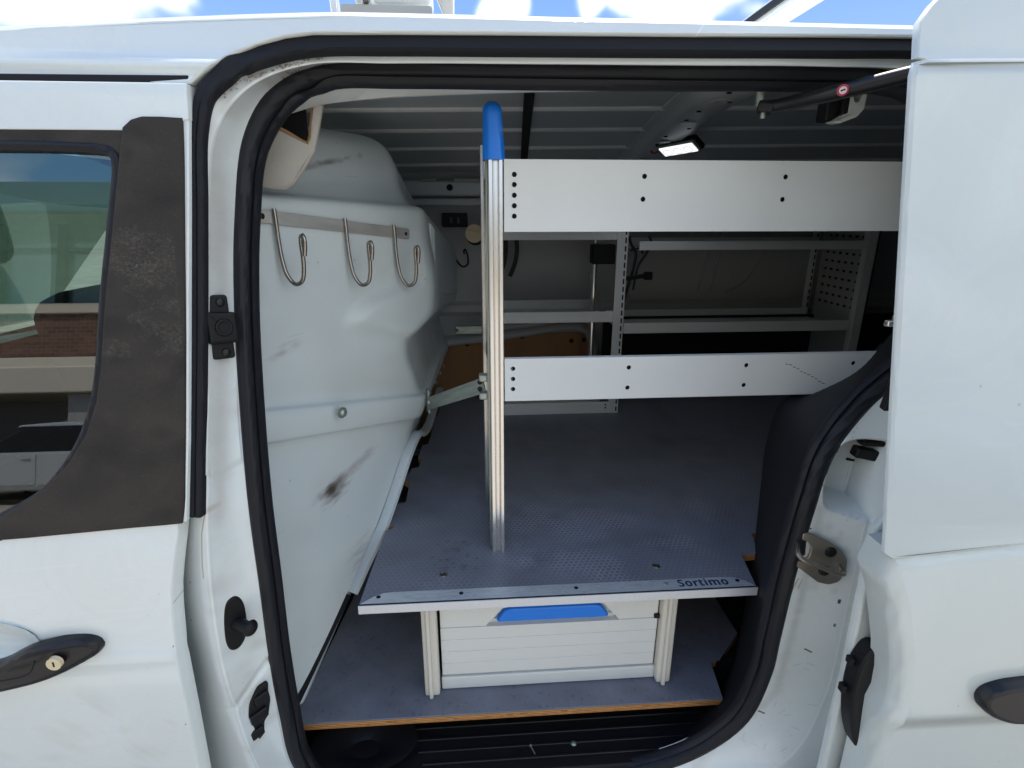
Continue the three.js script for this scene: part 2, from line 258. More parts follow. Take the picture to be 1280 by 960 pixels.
M.trim = new THREE.MeshPhysicalMaterial({ color: 0xffffff, specularIntensity: 0.5, roughness: 0.72, map: canvasTex(512, 1024, (g, w, h) => {   // sun-faded pillar plastic
  g.fillStyle = '#37332f'; g.fillRect(0, 0, w, h);
  for (let i = 0; i < 9000; i++) { const v = 30 + rnd() * 46; g.fillStyle = `rgba(${v},${v - 2},${v - 5},0.35)`; g.fillRect(rnd() * w, rnd() * h, 1 + rnd() * 3, 1 + rnd() * 3); }
  for (let i = 0; i < 200; i++) blot(g, w * (0.2 + rnd() * 0.75), h * rnd(), 10 + rnd() * 40, 16 + rnd() * 60, rnd() < 0.6 ? 'rgba(84,78,70,0.10)' : 'rgba(22,21,22,0.22)', rnd() * 3);
  for (let i = 0; i < 16000; i++) { const x = w * (0.66 + rnd() * 0.27), y = h * (0.16 + rnd() * 0.6), k = fbm(x / 60, y / 60, 3, 4) * smooth(0.10, 0.34, y / h) * smooth(0.8, 0.5, y / h); if (k > 0.46) { g.fillStyle = `rgba(136,129,117,${0.03 + 0.28 * (k - 0.46)})`; g.fillRect(x, y, 1 + rnd() * 3.5, 1 + rnd() * 3.5); } }
}, { wrap: false }), bumpMap: noiseTex(256, 32, (a, b) => b, { repeat: [3, 6] }), bumpScale: 0.0003 });
M.grey = new THREE.MeshStandardMaterial({ color: 0xc9ccca, roughness: 0.42, metalness: 0 });
M.shelfGrey = new THREE.MeshStandardMaterial({ color: 0xe2e6e5, roughness: 0.4, map: noiseTex(256, 3, (a, b) => 0.93 + 0.07 * a, { srgb: true }) });
M.rib = new THREE.MeshStandardMaterial({ color: 0xe4e8ea, roughness: 0.3 });  // lighter than the ceiling: the sheen on the ribs is put into the colour
M.wallGrey = new THREE.MeshStandardMaterial({ color: 0xa3a4a3, roughness: 0.55 });
M.ceiling = new THREE.MeshStandardMaterial({ color: 0xbcc3c8, roughness: 0.34 });
M.steel = new THREE.MeshStandardMaterial({ color: 0x9c968e, roughness: 0.32, metalness: 0.95, roughnessMap: noiseTex(128, 6, (a) => 0.6 + 0.4 * a) });
M.barSteel = new THREE.MeshStandardMaterial({ color: 0xd2d0cb, roughness: 0.45, metalness: 0.5, map: noiseTex(128, 4, (a, b) => 0.8 + 0.2 * b, { srgb: true, sx: 1, sy: 10 }) });
M.zinc = new THREE.MeshStandardMaterial({ color: 0xb9c2b8, roughness: 0.42, metalness: 0.75, map: noiseTex(128, 5, (a) => 0.75 + 0.25 * a, { srgb: true }) });
M.alu = new THREE.MeshStandardMaterial({ color: 0xebe8e3, roughness: 0.24, metalness: 0.88, roughnessMap: noiseTex(256, 4, (a, b) => 0.65 + 0.35 * b, { sy: 1, sx: 12 }) });
M.aluEdge = new THREE.MeshStandardMaterial({ color: 0xffffff, roughness: 0.42, metalness: 0.55, map: canvasTex(2048, 64, (g, w, h) => {
  g.fillStyle = '#d8dfe5'; g.fillRect(0, 0, w, h); for (let i = 0; i < 900; i++) { const x = rnd() * w, y = rnd() * h, v = 150 + rnd() * 105; g.strokeStyle = `rgba(${v},${v},${v + 4},0.35)`; g.lineWidth = 0.6 + rnd(); g.beginPath(); g.moveTo(x, y); g.lineTo(x + 10 + rnd() * 90, y + (rnd() - 0.5) * 14); g.stroke(); }
  for (let i = 0; i < 120; i++) blot(g, rnd() * w, rnd() * h, 4 + rnd() * 20, 2 + rnd() * 5, 'rgba(120,128,138,0.16)');
}, { wrap: false }) });
M.lip = new THREE.MeshStandardMaterial({ color: 0xe3e5e6, roughness: 0.4, metalness: 0.25, map: noiseTex(256, 6, (a, b) => 0.86 + 0.14 * b, { srgb: true, repeat: [8, 1] }) });
M.blue = new THREE.MeshPhysicalMaterial({ color: 0x0c7ae6, roughness: 0.42, clearcoat: 0.2, clearcoatRoughness: 0.4 });
M.navy = new THREE.MeshStandardMaterial({ color: 0x1c2c52, roughness: 0.6 });
M.cream = new THREE.MeshStandardMaterial({ color: 0xd2cec2, roughness: 0.5 });
M.drawer = new THREE.MeshStandardMaterial({ color: 0xd6d8d4, roughness: 0.5, bumpMap: grain, bumpScale: 0.0002 });
M.ply = new THREE.MeshStandardMaterial({ color: 0xffffff, roughness: 0.75, map: canvasTex(1024, 64, (g, w, h) => {    // the layers of a plywood edge
  const tones = ['#c08a4e', '#8d5a2c', '#d2a064', '#7e4f28', '#c99458', '#935f30', '#b98245']; tones.forEach((t, i) => { g.fillStyle = t; g.fillRect(0, i * h / 7, w, h / 7 + 1); });
  for (let i = 0; i < 700; i++) { g.fillStyle = `rgba(${60 + rnd() * 60},${34 + rnd() * 30},16,${0.1 + rnd() * 0.3})`; g.fillRect(rnd() * w, rnd() * h, 4 + rnd() * 30, 1 + rnd() * 2); }
  for (let i = 0; i < 26; i++) { const x = rnd() * w; g.fillStyle = 'rgba(30,18,10,0.6)'; g.fillRect(x, 10 + rnd() * 40, 5 + rnd() * 24, 3 + rnd() * 5); }
}) });
M.woodPanel = new THREE.MeshStandardMaterial({ color: 0xffffff, roughness: 0.7, map: noiseTex(256, 3, (a, b) => [0.50 + 0.1 * a, 0.35 + 0.08 * a, 0.21 + 0.06 * b], { srgb: true, sx: 6 }) });
M.cardboard = new THREE.MeshStandardMaterial({ color: 0xa8825a, roughness: 0.9 });
M.felt = new THREE.MeshPhysicalMaterial({ color: 0xb3aea6, roughness: 1, sheen: 0.5, sheenRoughness: 0.8, bumpMap: noiseTex(256, 24, (a, b) => b, { repeat: [6, 6] }), bumpScale: 0.0008 });
M.beige = new THREE.MeshStandardMaterial({ color: 0xd9c9a6, roughness: 0.6 });
M.void = new THREE.MeshStandardMaterial({ color: new THREE.Color().setRGB(0.008, 0.008, 0.009), roughness: 0.9 });
M.glass = new THREE.MeshPhysicalMaterial({ color: 0x7d948a, specularColor: new THREE.Color(0.78, 0.96, 0.88), transmission: 1, thickness: 0, roughness: 0.0, ior: 2.1, metalness: 0 });
M.lens = new THREE.MeshStandardMaterial({ color: 0xffffff, emissive: 0xf4f8ff, emissiveIntensity: 0.75, roughness: 0.3 });
M.lensRing = new THREE.MeshStandardMaterial({ color: 0xd8dde2, emissive: 0xf4f8ff, emissiveIntensity: 0.45, roughness: 0.3 });
M.strikerSteel = new THREE.MeshStandardMaterial({ color: 0xb9b0a4, roughness: 0.34, metalness: 0.85, map: noiseTex(128, 6, (a, b) => 0.6 + 0.4 * a, { srgb: true }) });
M.strap = new THREE.MeshStandardMaterial({ color: 0x3a3937, roughness: 0.9 });
M.cable = new THREE.MeshStandardMaterial({ color: 0x16202c, roughness: 0.5 });

// deck board colour (worn hexagon grip) and its relief
const hexPts = (cx, cy, r) => { const o = []; for (let k = 0; k < 6; k++) o.push([cx + r * Math.cos(k * Math.PI / 3 + Math.PI / 6), cy + r * Math.sin(k * Math.PI / 3 + Math.PI / 6)]); return o; };
const deckMap = canvasTex(2048, 1408, (g, w, h) => {                        // covers x -0.25..0.95, z -0.985..-0.16
  const S = w / 1.2, X = (x) => (x + 0.25) * S, Z = (z) => (z + 0.985) * S;
  g.fillStyle = '#747883'; g.fillRect(0, 0, w, h);
  for (let i = 0; i < 300; i++) blot(g, rnd() * w, rnd() * h, 40 + rnd() * 120, 30 + rnd() * 70, rnd() < 0.5 ? 'rgba(84,82,88,0.2)' : 'rgba(116,114,124,0.16)', rnd() * 3);
  const r = 0.0062 * S, dx = r * Math.sqrt(3), dy = r * 1.5; let row = 0;
  for (let y = 0; y < h + r; y += dy, row++) for (let x = (row & 1) * dx / 2; x < w + r; x += dx) {
    const wx = x / S - 0.25, wz = y / S - 0.985; let m = smooth(0.46, 0.66, fbm(wx * 9 + 4, 2, wz * 12, 4)) * (smooth(0.02, 0.12, wx) * smooth(0.62, 0.45, wx) * smooth(-0.62, -0.45, wz)) * 0.75 + 0.26;
    m += 0.25 * smooth(0.55, 0.75, fbm(wx * 14, 9, wz * 14, 4)); if (rnd() < 0.2) m *= 0.6;
    g.strokeStyle = `rgba(172,172,184,${Math.min(0.62, m * 0.7)})`; g.lineWidth = 2.2; g.beginPath(); hexPts(x, y, r * 0.86).forEach(([a, b], i) => (i ? g.lineTo(a, b) : g.moveTo(a, b))); g.closePath(); g.stroke();
  }
  for (let i = 0; i < 40; i++) blot(g, X(0.05 + rnd() * 0.12), Z(-0.34 + rnd() * 0.08), 8 + rnd() * 26, 6 + rnd() * 18, 'rgba(170,170,180,0.10)', rnd() * 3);
  for (let i = 0; i < 30; i++) blot(g, X(-0.1 + rnd() * 0.1), Z(-0.36 + rnd() * 0.1), 4 + rnd() * 12, 4 + rnd() * 10, 'rgba(40,38,42,0.25)');
  for (let i = 0; i < 240; i++) { g.fillStyle = rnd() < 0.5 ? 'rgba(200,200,205,0.35)' : 'rgba(30,28,30,0.4)'; g.fillRect(rnd() * w, rnd() * h, 1 + rnd() * 3, 1 + rnd() * 3); }
}, { wrap: false });
const hexBump = canvasTex(512, 512, (g, w, h) => {
  g.fillStyle = '#808080'; g.fillRect(0, 0, w, h); const r = w / (10 * Math.sqrt(3)), dx = w / 10, dy = h / 12; let row = 0;
  for (let y = 0; y <= h + 1; y += dy, row++) for (let x = -dx + (row & 1) * dx / 2; x < w + dx; x += dx) { g.fillStyle = '#d8d8d8'; g.beginPath(); hexPts(x, y, r * 0.8).forEach(([a, b], i) => (i ? g.lineTo(a, b) : g.moveTo(a, b))); g.closePath(); g.fill(); }
}, { srgb: false, repeat: [11, 8] });
M.deck = new THREE.MeshStandardMaterial({ color: 0xffffff, map: deckMap, bumpMap: hexBump, bumpScale: 0.0006, roughness: 0.5 });
M.board = new THREE.MeshStandardMaterial({ color: 0x7c808c, bumpMap: hexBump, bumpScale: 0.0004, roughness: 0.55, map: noiseTex(256, 5, (a, b) => 0.80 + 0.2 * a - 0.1 * (b > 0.72 ? 1 : 0), { srgb: true, repeat: [4, 4] }) });
const bulkMap = canvasTex(1536, 1536, (g, w, h) => {                         // x: metres along the face / 1.5, y: height 0.45..1.75
  const X = (u) => u / 1.5 * w, Y = (y) => (1 - (y - 0.45) / 1.3) * h;
  g.fillStyle = '#ccd5d6'; g.fillRect(0, 0, w, h);
  for (let i = 0; i < 240; i++) blot(g, rnd() * w, rnd() * h, 20 + rnd() * 90, 20 + rnd() * 90, rnd() < 0.5 ? 'rgba(176,176,168,0.14)' : 'rgba(222,226,226,0.14)', rnd() * 3);
  const scuff = (u, y, n, su, sy, a) => { for (let i = 0; i < n; i++) { const q = (rnd() + rnd() + rnd() - 1.5) / 1.5, p = (rnd() + rnd() - 1); blot(g, X(u + q * su), Y(y + q * su * 0.22 + p * sy), 4 + rnd() * 20, 2 + rnd() * 7, `rgba(70,62,56,${a * 0.42 * (0.3 + rnd() * 0.7)})`, -0.25); } };
  scuff(0.27, 0.925, 240, 0.13, 0.014, 0.12); scuff(0.235, 0.905, 160, 0.055, 0.028, 0.26); scuff(0.228, 0.912, 60, 0.012, 0.012, 0.6); scuff(0.30, 1.535, 110, 0.16, 0.006, 0.26); scuff(0.16, 1.22, 40, 0.05, 0.012, 0.14); scuff(0.28, 0.72, 60, 0.06, 0.06, 0.22);
  for (let i = 0; i < 60; i++) { g.fillStyle = 'rgba(60,54,48,0.5)'; g.fillRect(rnd() * w, rnd() * h, 1 + rnd() * 2, 1 + rnd() * 3); }
  for (let i = 0; i < 30; i++) { const x = rnd() * w, y = rnd() * h; g.strokeStyle = 'rgba(110,108,104,0.25)'; g.lineWidth = 1; g.beginPath(); g.moveTo(x, y); g.lineTo(x + 20 + rnd() * 40, y + (rnd() - 0.5) * 8); g.stroke(); }
}, { wrap: false });
M.bulk = new THREE.MeshStandardMaterial({ color: 0xffffff, map: bulkMap, roughness: 0.5, bumpMap: noiseTex(256, 40, (a, b) => b, { repeat: [6, 6] }), bumpScale: 0.00025 });

// ------------------------------------------------------------------ the van: body shell
const van = thing('cargo_van', 'white cargo van with its side sliding door pushed open', 'van');
// rails that run round the doorway, from the sill's front end up over the top and back along the sill
const NR = 240;
const sealXY = [[-0.334, 0.50], [-0.338, 0.62], [-0.336, 0.75], [-0.331, 0.90], [-0.331, 1.03], [-0.333, 1.18], [-0.331, 1.32], [-0.322, 1.44], [-0.303, 1.545], [-0.262, 1.607], [-0.20, 1.6375], [-0.10, 1.6425], [0.10, 1.6435], [0.30, 1.6455], [0.50, 1.6475], [0.64, 1.6415], [0.71, 1.610], [0.745, 1.54], [0.752, 1.42], [0.735, 1.31], [0.69, 1.228], [0.612, 1.160], [0.556, 1.085], [0.531, 1.0], [0.516, 0.87], [0.512, 0.74], [0.511, 0.645], [0.484, 0.530], [0.40, 0.447], [0.26, 0.402], [0.10, 0.390], [-0.08, 0.388], [-0.225, 0.396], [-0.305, 0.425]];
const sealPts = curve(sealXY.map(([x, y]) => onSkin(x, y, -0.088)), NR, true);
{ // painted jamb between the outer skin and the seal
  // each rail lists x, y, offset from the skin, matched with the seal's own stations
  const J0 = [[-0.505, 0.46, -0.085], [-0.50, 0.60, -0.085], [-0.49, 0.75, -0.085], [-0.485, 0.88, -0.08], [-0.43, 1.03, -0.05], [-0.372, 1.18, -0.026], [-0.362, 1.32, -0.024], [-0.352, 1.44, -0.022], [-0.340, 1.555, -0.022], [-0.302, 1.618, -0.026], [-0.228, 1.648, -0.026], [-0.10, 1.656, -0.026], [0.10, 1.659, -0.026], [0.30, 1.661, -0.026], [0.50, 1.663, -0.026], [0.66, 1.661, -0.026], [0.75, 1.630, -0.022], [0.80, 1.55, -0.022], [0.81, 1.42, -0.022], [0.80, 1.30, -0.022], [0.76, 1.20, -0.022], [0.715, 1.15, -0.022], [0.675, 1.12, -0.028], [0.645, 1.02, -0.030], [0.640, 0.88, -0.030], [0.645, 0.76, -0.030], [0.652, 0.60, -0.035], [0.64, 0.45, -0.03], [0.50, 0.37, -0.012], [0.30, 0.347, -0.006], [0.10, 0.342, -0.004], [-0.08, 0.340, -0.004], [-0.25, 0.342, -0.004], [-0.46, 0.37, -0.05]];
  const J1 = [[-0.372, 0.56, -0.022], [-0.386, 0.67, -0.022], [-0.393, 0.77, -0.022], [-0.391, 0.89, -0.022], [-0.382, 1.02, -0.024], [-0.367, 1.18, -0.028], [-0.358, 1.32, -0.028], [-0.348, 1.44, -0.028], [-0.330, 1.552, -0.030], [-0.288, 1.604, -0.032], [-0.214, 1.634, -0.034], [-0.10, 1.640, -0.036], [0.10, 1.643, -0.036], [0.30, 1.645, -0.036], [0.50, 1.647, -0.036], [0.655, 1.642, -0.036], [0.735, 1.618, -0.036], [0.785, 1.545, -0.034], [0.795, 1.42, -0.034], [0.783, 1.31, -0.034], [0.742, 1.215, -0.034], [0.70, 1.156, -0.045], [0.66, 1.115, -0.060], [0.633, 1.02, -0.060], [0.628, 0.88, -0.060], [0.632, 0.75, -0.060], [0.635, 0.61, -0.058], [0.590, 0.47, -0.045], [0.47, 0.392, -0.03], [0.28, 0.362, -0.022], [0.10, 0.355, -0.02], [-0.08, 0.354, -0.02], [-0.24, 0.360, -0.02], [-0.36, 0.42, -0.022]];
  const wide = (k) => { const a = sealXY[(k + sealXY.length - 1) % sealXY.length], b = sealXY[(k + 1) % sealXY.length], l = Math.hypot(b[0] - a[0], b[1] - a[1]); return [-(b[1] - a[1]) / l, (b[0] - a[0]) / l]; };
  const J2 = sealXY.map(([x, y], k) => { const n = wide(k); return [x + n[0] * 0.012, y + n[1] * 0.012, -0.078]; });
  const J3 = sealXY.map(([x, y], k) => { const n = wide(k); return [x + n[0] * -0.002, y + n[1] * -0.002, -0.092]; });
  const J4 = sealXY.map(([x, y], k) => { const n = wide(k); return [x + n[0] * -0.004, y + n[1] * -0.004, -0.112]; });
  const mixR = (A, B, t, dz = 0) => A.map((a, i) => a.map((v, k) => v + (B[i][k] - v) * t + (k === 2 ? dz : 0)));
  const N2 = 960, list = [J0, mixR(J0, J1, 0.35, -0.002), mixR(J0, J1, 0.8), J1, mixR(J1, J2, 0.08, 0.001)]; for (let i = 1; i < 40; i++) list.push(mixR(J1, J2, 0.08 + 0.92 * i / 40, -0.006 * Math.sin(Math.PI * i / 40))); list.push(J2, J3, J4);
  const rails = list.map((R) => curve(R.map(([x, y, o]) => onSkin(x, y, o)), N2, true));
  // the recess and the folds pressed into the pillars
  const pocket = smoothPoly([[0.556, 1.048], [0.566, 1.085], [0.587, 1.106], [0.646, 1.107], [0.72, 1.10], [0.72, 0.977], [0.635, 0.975], [0.592, 0.983], [0.558, 0.994], [0.552, 1.023]], 4);
  const segD = (x, y, a, b) => { const dx = b[0] - a[0], dy = b[1] - a[1], t = Math.max(0, Math.min(1, ((x - a[0]) * dx + (y - a[1]) * dy) / (dx * dx + dy * dy))); return Math.hypot(x - a[0] - dx * t, y - a[1] - dy * t); };
  const inside = (x, y, P) => { let c = false, d = 9; for (let i = 0, j = P.length - 1; i < P.length; j = i++) { const a = P[i], q = P[j]; if ((a[1] > y) !== (q[1] > y) && x < (q[0] - a[0]) * (y - a[1]) / (q[1] - a[1]) + a[0]) c = !c; d = Math.min(d, segD(x, y, a, q)); } return c ? d : -d; };
  for (const r of rails.slice(3, -3)) for (const p of r) {
    if (p.x > 0.5 && p.y > 0.95 && p.y < 1.13) { const d = inside(p.x, p.y, pocket); if (d > 0) { p.z -= 0.066 * smooth(0, 0.014, d); } else p.z += 0.002 * Math.exp(-((d / 0.006) ** 2)); }
    if (p.x < -0.3 && p.y < 0.86) { p.z -= 0.006 * Math.exp(-((segD(p.x, p.y, [-0.41, 0.682], [-0.345, 0.752]) / 0.005) ** 2)); p.z += 0.004 * smooth(0.70, 0.62, p.y); }
    if (p.x < -0.3 && p.y > 1.1) p.z += 0.006 * smooth(1.24, 1.17, p.y) * smooth(1.0, 1.15, p.y);
  }
  mesh('door_frame', loft(rails.map((r) => [...r, r[0].clone()]), { crease: 0, uv: (p) => bodyUV(p.x, p.y) }), M.paint, van);
}
{ // fat rubber seal on the doorway flange: bulb, groove and inner lip
  const prof = []; for (let i = 0; i < 12; i++) { const a = Math.PI * i / 11; prof.push([0.0120 * Math.cos(a) + 0.0045, 0.013 * Math.sin(a)]); }
  prof.push([-0.0085, -0.003], [-0.0095, 0.002], [-0.012, 0.003], [-0.0155, -0.001], [-0.0165, -0.008], [-0.015, -0.014], [0.0155, -0.014]);
  mesh('door_seal', sweep(sealPts, prof.map(([s, o]) => [-s, o]), (p) => skinN(p.y), true, (p) => 1 + 0.24 * smooth(1.5, 1.6, p.y) + 0.15 * smooth(0.40, 0.50, p.x) * smooth(1.5, 1.3, p.y)), M.rubber, van);
}
// flat rubber strip under the roof rail that turns down the pillar
{
  const pts = curve([[-0.386, 1.052], [-0.378, 1.14], [-0.368, 1.25], [-0.360, 1.35], [-0.352, 1.46], [-0.345, 1.55], [-0.332, 1.596], [-0.296, 1.628], [-0.25, 1.649], [-0.20, 1.659], [-0.10, 1.662], [0.06, 1.664], [0.3, 1.667], [0.5, 1.670], [0.65, 1.671], [0.76, 1.659]].map(([x, y]) => onSkin(x, y, -0.012)), 120);
  const rows = pts.map((p, i) => { const a = pts[Math.max(0, i - 1)], b = pts[Math.min(120, i + 1)], t = b.clone().sub(a).normalize(), n = skinN(p.y), s = t.clone().cross(n).normalize(); const k = smooth(38, 54, i), wA = 0.0078 + 0.0040 * k, wB = 0.0078 + 0.0040 * k;
    return [[wA, -0.012], [wA, 0.001], [wA - 0.002, 0.003], [0.0012, 0.0034 - 0.001 * k], [0, 0.001 + 0.0015 * k], [-0.0012, 0.0034 - 0.001 * k], [-wB + 0.002, 0.003], [-wB, 0.001], [-wB, -0.012]].map(([u, o]) => p.clone().addScaledVector(s, u).addScaledVector(n, o)); });
  mesh('drip_seal', loft(rows, { crease: 0.8 }), M.rubberMatt, van);
}
// roof rail and roof, one sheet from the seam over the doors to the far side
{
  const sag = (x) => x < -0.15 ? -0.075 * Math.pow((-0.15 - x), 1.35) : (x > 0.2 ? 0.0 : 0);
  const prof = [[1.688, skinZ(1.688)], [1.695, -0.172], [1.7, -0.181], [1.7045, -0.195], [1.708, -0.215], [1.722, -0.29], [1.742, -0.45], [1.758, -0.7], [1.764, -0.92], [1.758, -1.14], [1.742, -1.39], [1.722, -1.55], [1.70, -1.66], [1.66, -1.69], [1.6, -1.71], [1.4, -1.75], [1.2, -1.79], [1.03, -1.83], [0.8, -1.84], [0.3, -1.81]];
  const xs = []; for (let i = 0; i <= 60; i++) xs.push(-1.35 + i * 3.4 / 60);
  mesh('roof', loft(prof.map(([y, z]) => xs.map((x) => V(x, y + (y > 1.5 ? sag(x) : 0), z))), { crease: 0.5, uv: (p) => [((p.x + 0.75) / 1.7), (p.y - 0.35) / 1.4] }), M.paint, van);
  // rail pieces on the near side: in front of the doorway, over it, behind it
  const zf = (x, y) => skinZ(y - sag(x));
  const top = (x) => 1.688 + sag(x);
  const up = []; for (let i = 0; i <= 12; i++) { const x = -1.35 + (2.05 + 1.35) * (i / 12); up.push([x, top(x)]); }
  const upper = []; for (let x = 2.05; x > -1.36; x -= 0.085) upper.push([x, top(x) + 0.001]);
  const lower = [[-1.35, 1.6048 + sag(-1.35) * 0.5], [-0.9, 1.6048 + sag(-0.9) * 0.3], [-0.6, 1.6046 + sag(-0.6) * 0.1], [-0.349, 1.6056], [-0.334, 1.6195], [-0.308, 1.6375], [-0.270, 1.655], [-0.235, 1.6655], [-0.20, 1.6705], [-0.1, 1.6730], [0.06, 1.6755], [0.3, 1.6785], [0.5, 1.682], [0.64, 1.683], [0.76, 1.672], [0.80, 1.60], [2.05, 1.60]];
  const dense = []; for (let i = 0; i + 1 < lower.length; i++) { const [a, b] = [lower[i], lower[i + 1]], m = Math.max(1, Math.ceil((b[0] - a[0]) / 0.06)); for (let k = 0; k < m; k++) dense.push([a[0] + (b[0] - a[0]) * k / m, a[1] + (b[1] - a[1]) * k / m]); } dense.push(lower[lower.length - 1]);
  mesh('roof_rail', skinPanel([...dense, ...upper], 0, 0.012, { r: 0.003, zf }), M.paint, van);
}
// sill below the doorway, rear quarter behind it, fender ahead of the cab door
mesh('door_gap_shadow', box(1.0, 0.02, 0.01, -0.85, 1.600, -0.135, 0.002, 0, 0, 0.006), M.rubberMatt, van);  // dark strip behind the seam, drawn as the shadow in the door gap
mesh('rocker_panel', skinPanel([[-0.46, 0.20], [0.70, 0.20], [0.70, 0.338], [-0.46, 0.338]], 0, 0.02), M.paint, van);
mesh('rear_quarter', skinPanel([[0.815, 1.598], [0.815, 1.15], [0.672, 1.10], [0.648, 1.0], [0.650, 0.5], [0.70, 0.36], [0.72, 0.22], [0.95, 0.22], [0.97, 0.42], [1.05, 0.58], [1.18, 0.66], [1.32, 0.68], [1.46, 0.66], [1.59, 0.58], [1.67, 0.42], [1.69, 0.30], [2.05, 0.34], [2.05, 1.598]], -0.002, 0.02), M.paint, van);
for (const x of [1.32, -1.82]) {
  const tyre = mesh('wheel', [cyl(0.32, 0.32, 0.2, V(x, 0.32, -0.14), V(0, 0, 1), 40), new THREE.TorusGeometry(0.27, 0.055, 12, 40).translate(x, 0.32, -0.05)], M.rubberMatt, van); mesh('rim', [cyl(0.2, 0.18, 0.03, V(x, 0.32, -0.045), V(0, 0, 1), 30)], M.zinc, tyre);
  const far = mesh('wheel', cyl(0.32, 0.32, 0.2, V(x, 0.32, -1.68), V(0, 0, 1), 40), M.rubberMatt, van); far.name = 'wheel';
}
{ // nose: fender, bonnet, bumper; tail: rear doors
  const fender = skinPanel([[-1.36, 1.03], [-1.36, 0.25], [-1.42, 0.25], [-1.45, 0.5], [-1.6, 0.66], [-1.82, 0.72], [-2.04, 0.66], [-2.18, 0.5], [-2.3, 0.4], [-2.42, 0.55], [-2.36, 0.8], [-2.0, 0.99]], -0.004, 0.02); mesh('fender', fender, M.paintPlain, van);
  const rows = []; for (let i = 0; i <= 10; i++) { const t = i / 10, x = -1.36 - 1.06 * t, y = 1.03 - 0.1 * t - 0.45 * Math.pow(t, 5); const r = []; for (let k = 0; k <= 10; k++) { const s = k / 10 * 2 - 1; r.push(V(x + 0.12 * s * s * t, y + 0.06 * (1 - s * s), -0.915 + 0.91 * s)); } rows.push(r); }
  mesh('bonnet', loft(rows), M.paintPlain, van);
  mesh('front_bumper', box(0.3, 0.42, 1.8, -2.34, 0.42, -0.915, 0.1), M.trim, van);
  const wr = []; for (let i = 0; i <= 6; i++) { const t = i / 6; const r = []; for (let k = 0; k <= 8; k++) { const s = k / 8 * 2 - 1; r.push(V(-1.9 + 0.62 * t + 0.08 * s * s, 1.02 + 0.6 * t, -0.915 + (0.85 - 0.14 * t) * s)); } wr.push(r); }
  mesh('windscreen', loft(wr), M.glass, van);
  mesh('rear_door', [box(0.04, 1.3, 0.80, 2.05, 1.0, -0.52, 0.01), box(0.04, 1.3, 0.80, 2.05, 1.0, -1.33, 0.01)], M.paintPlain, van);
}

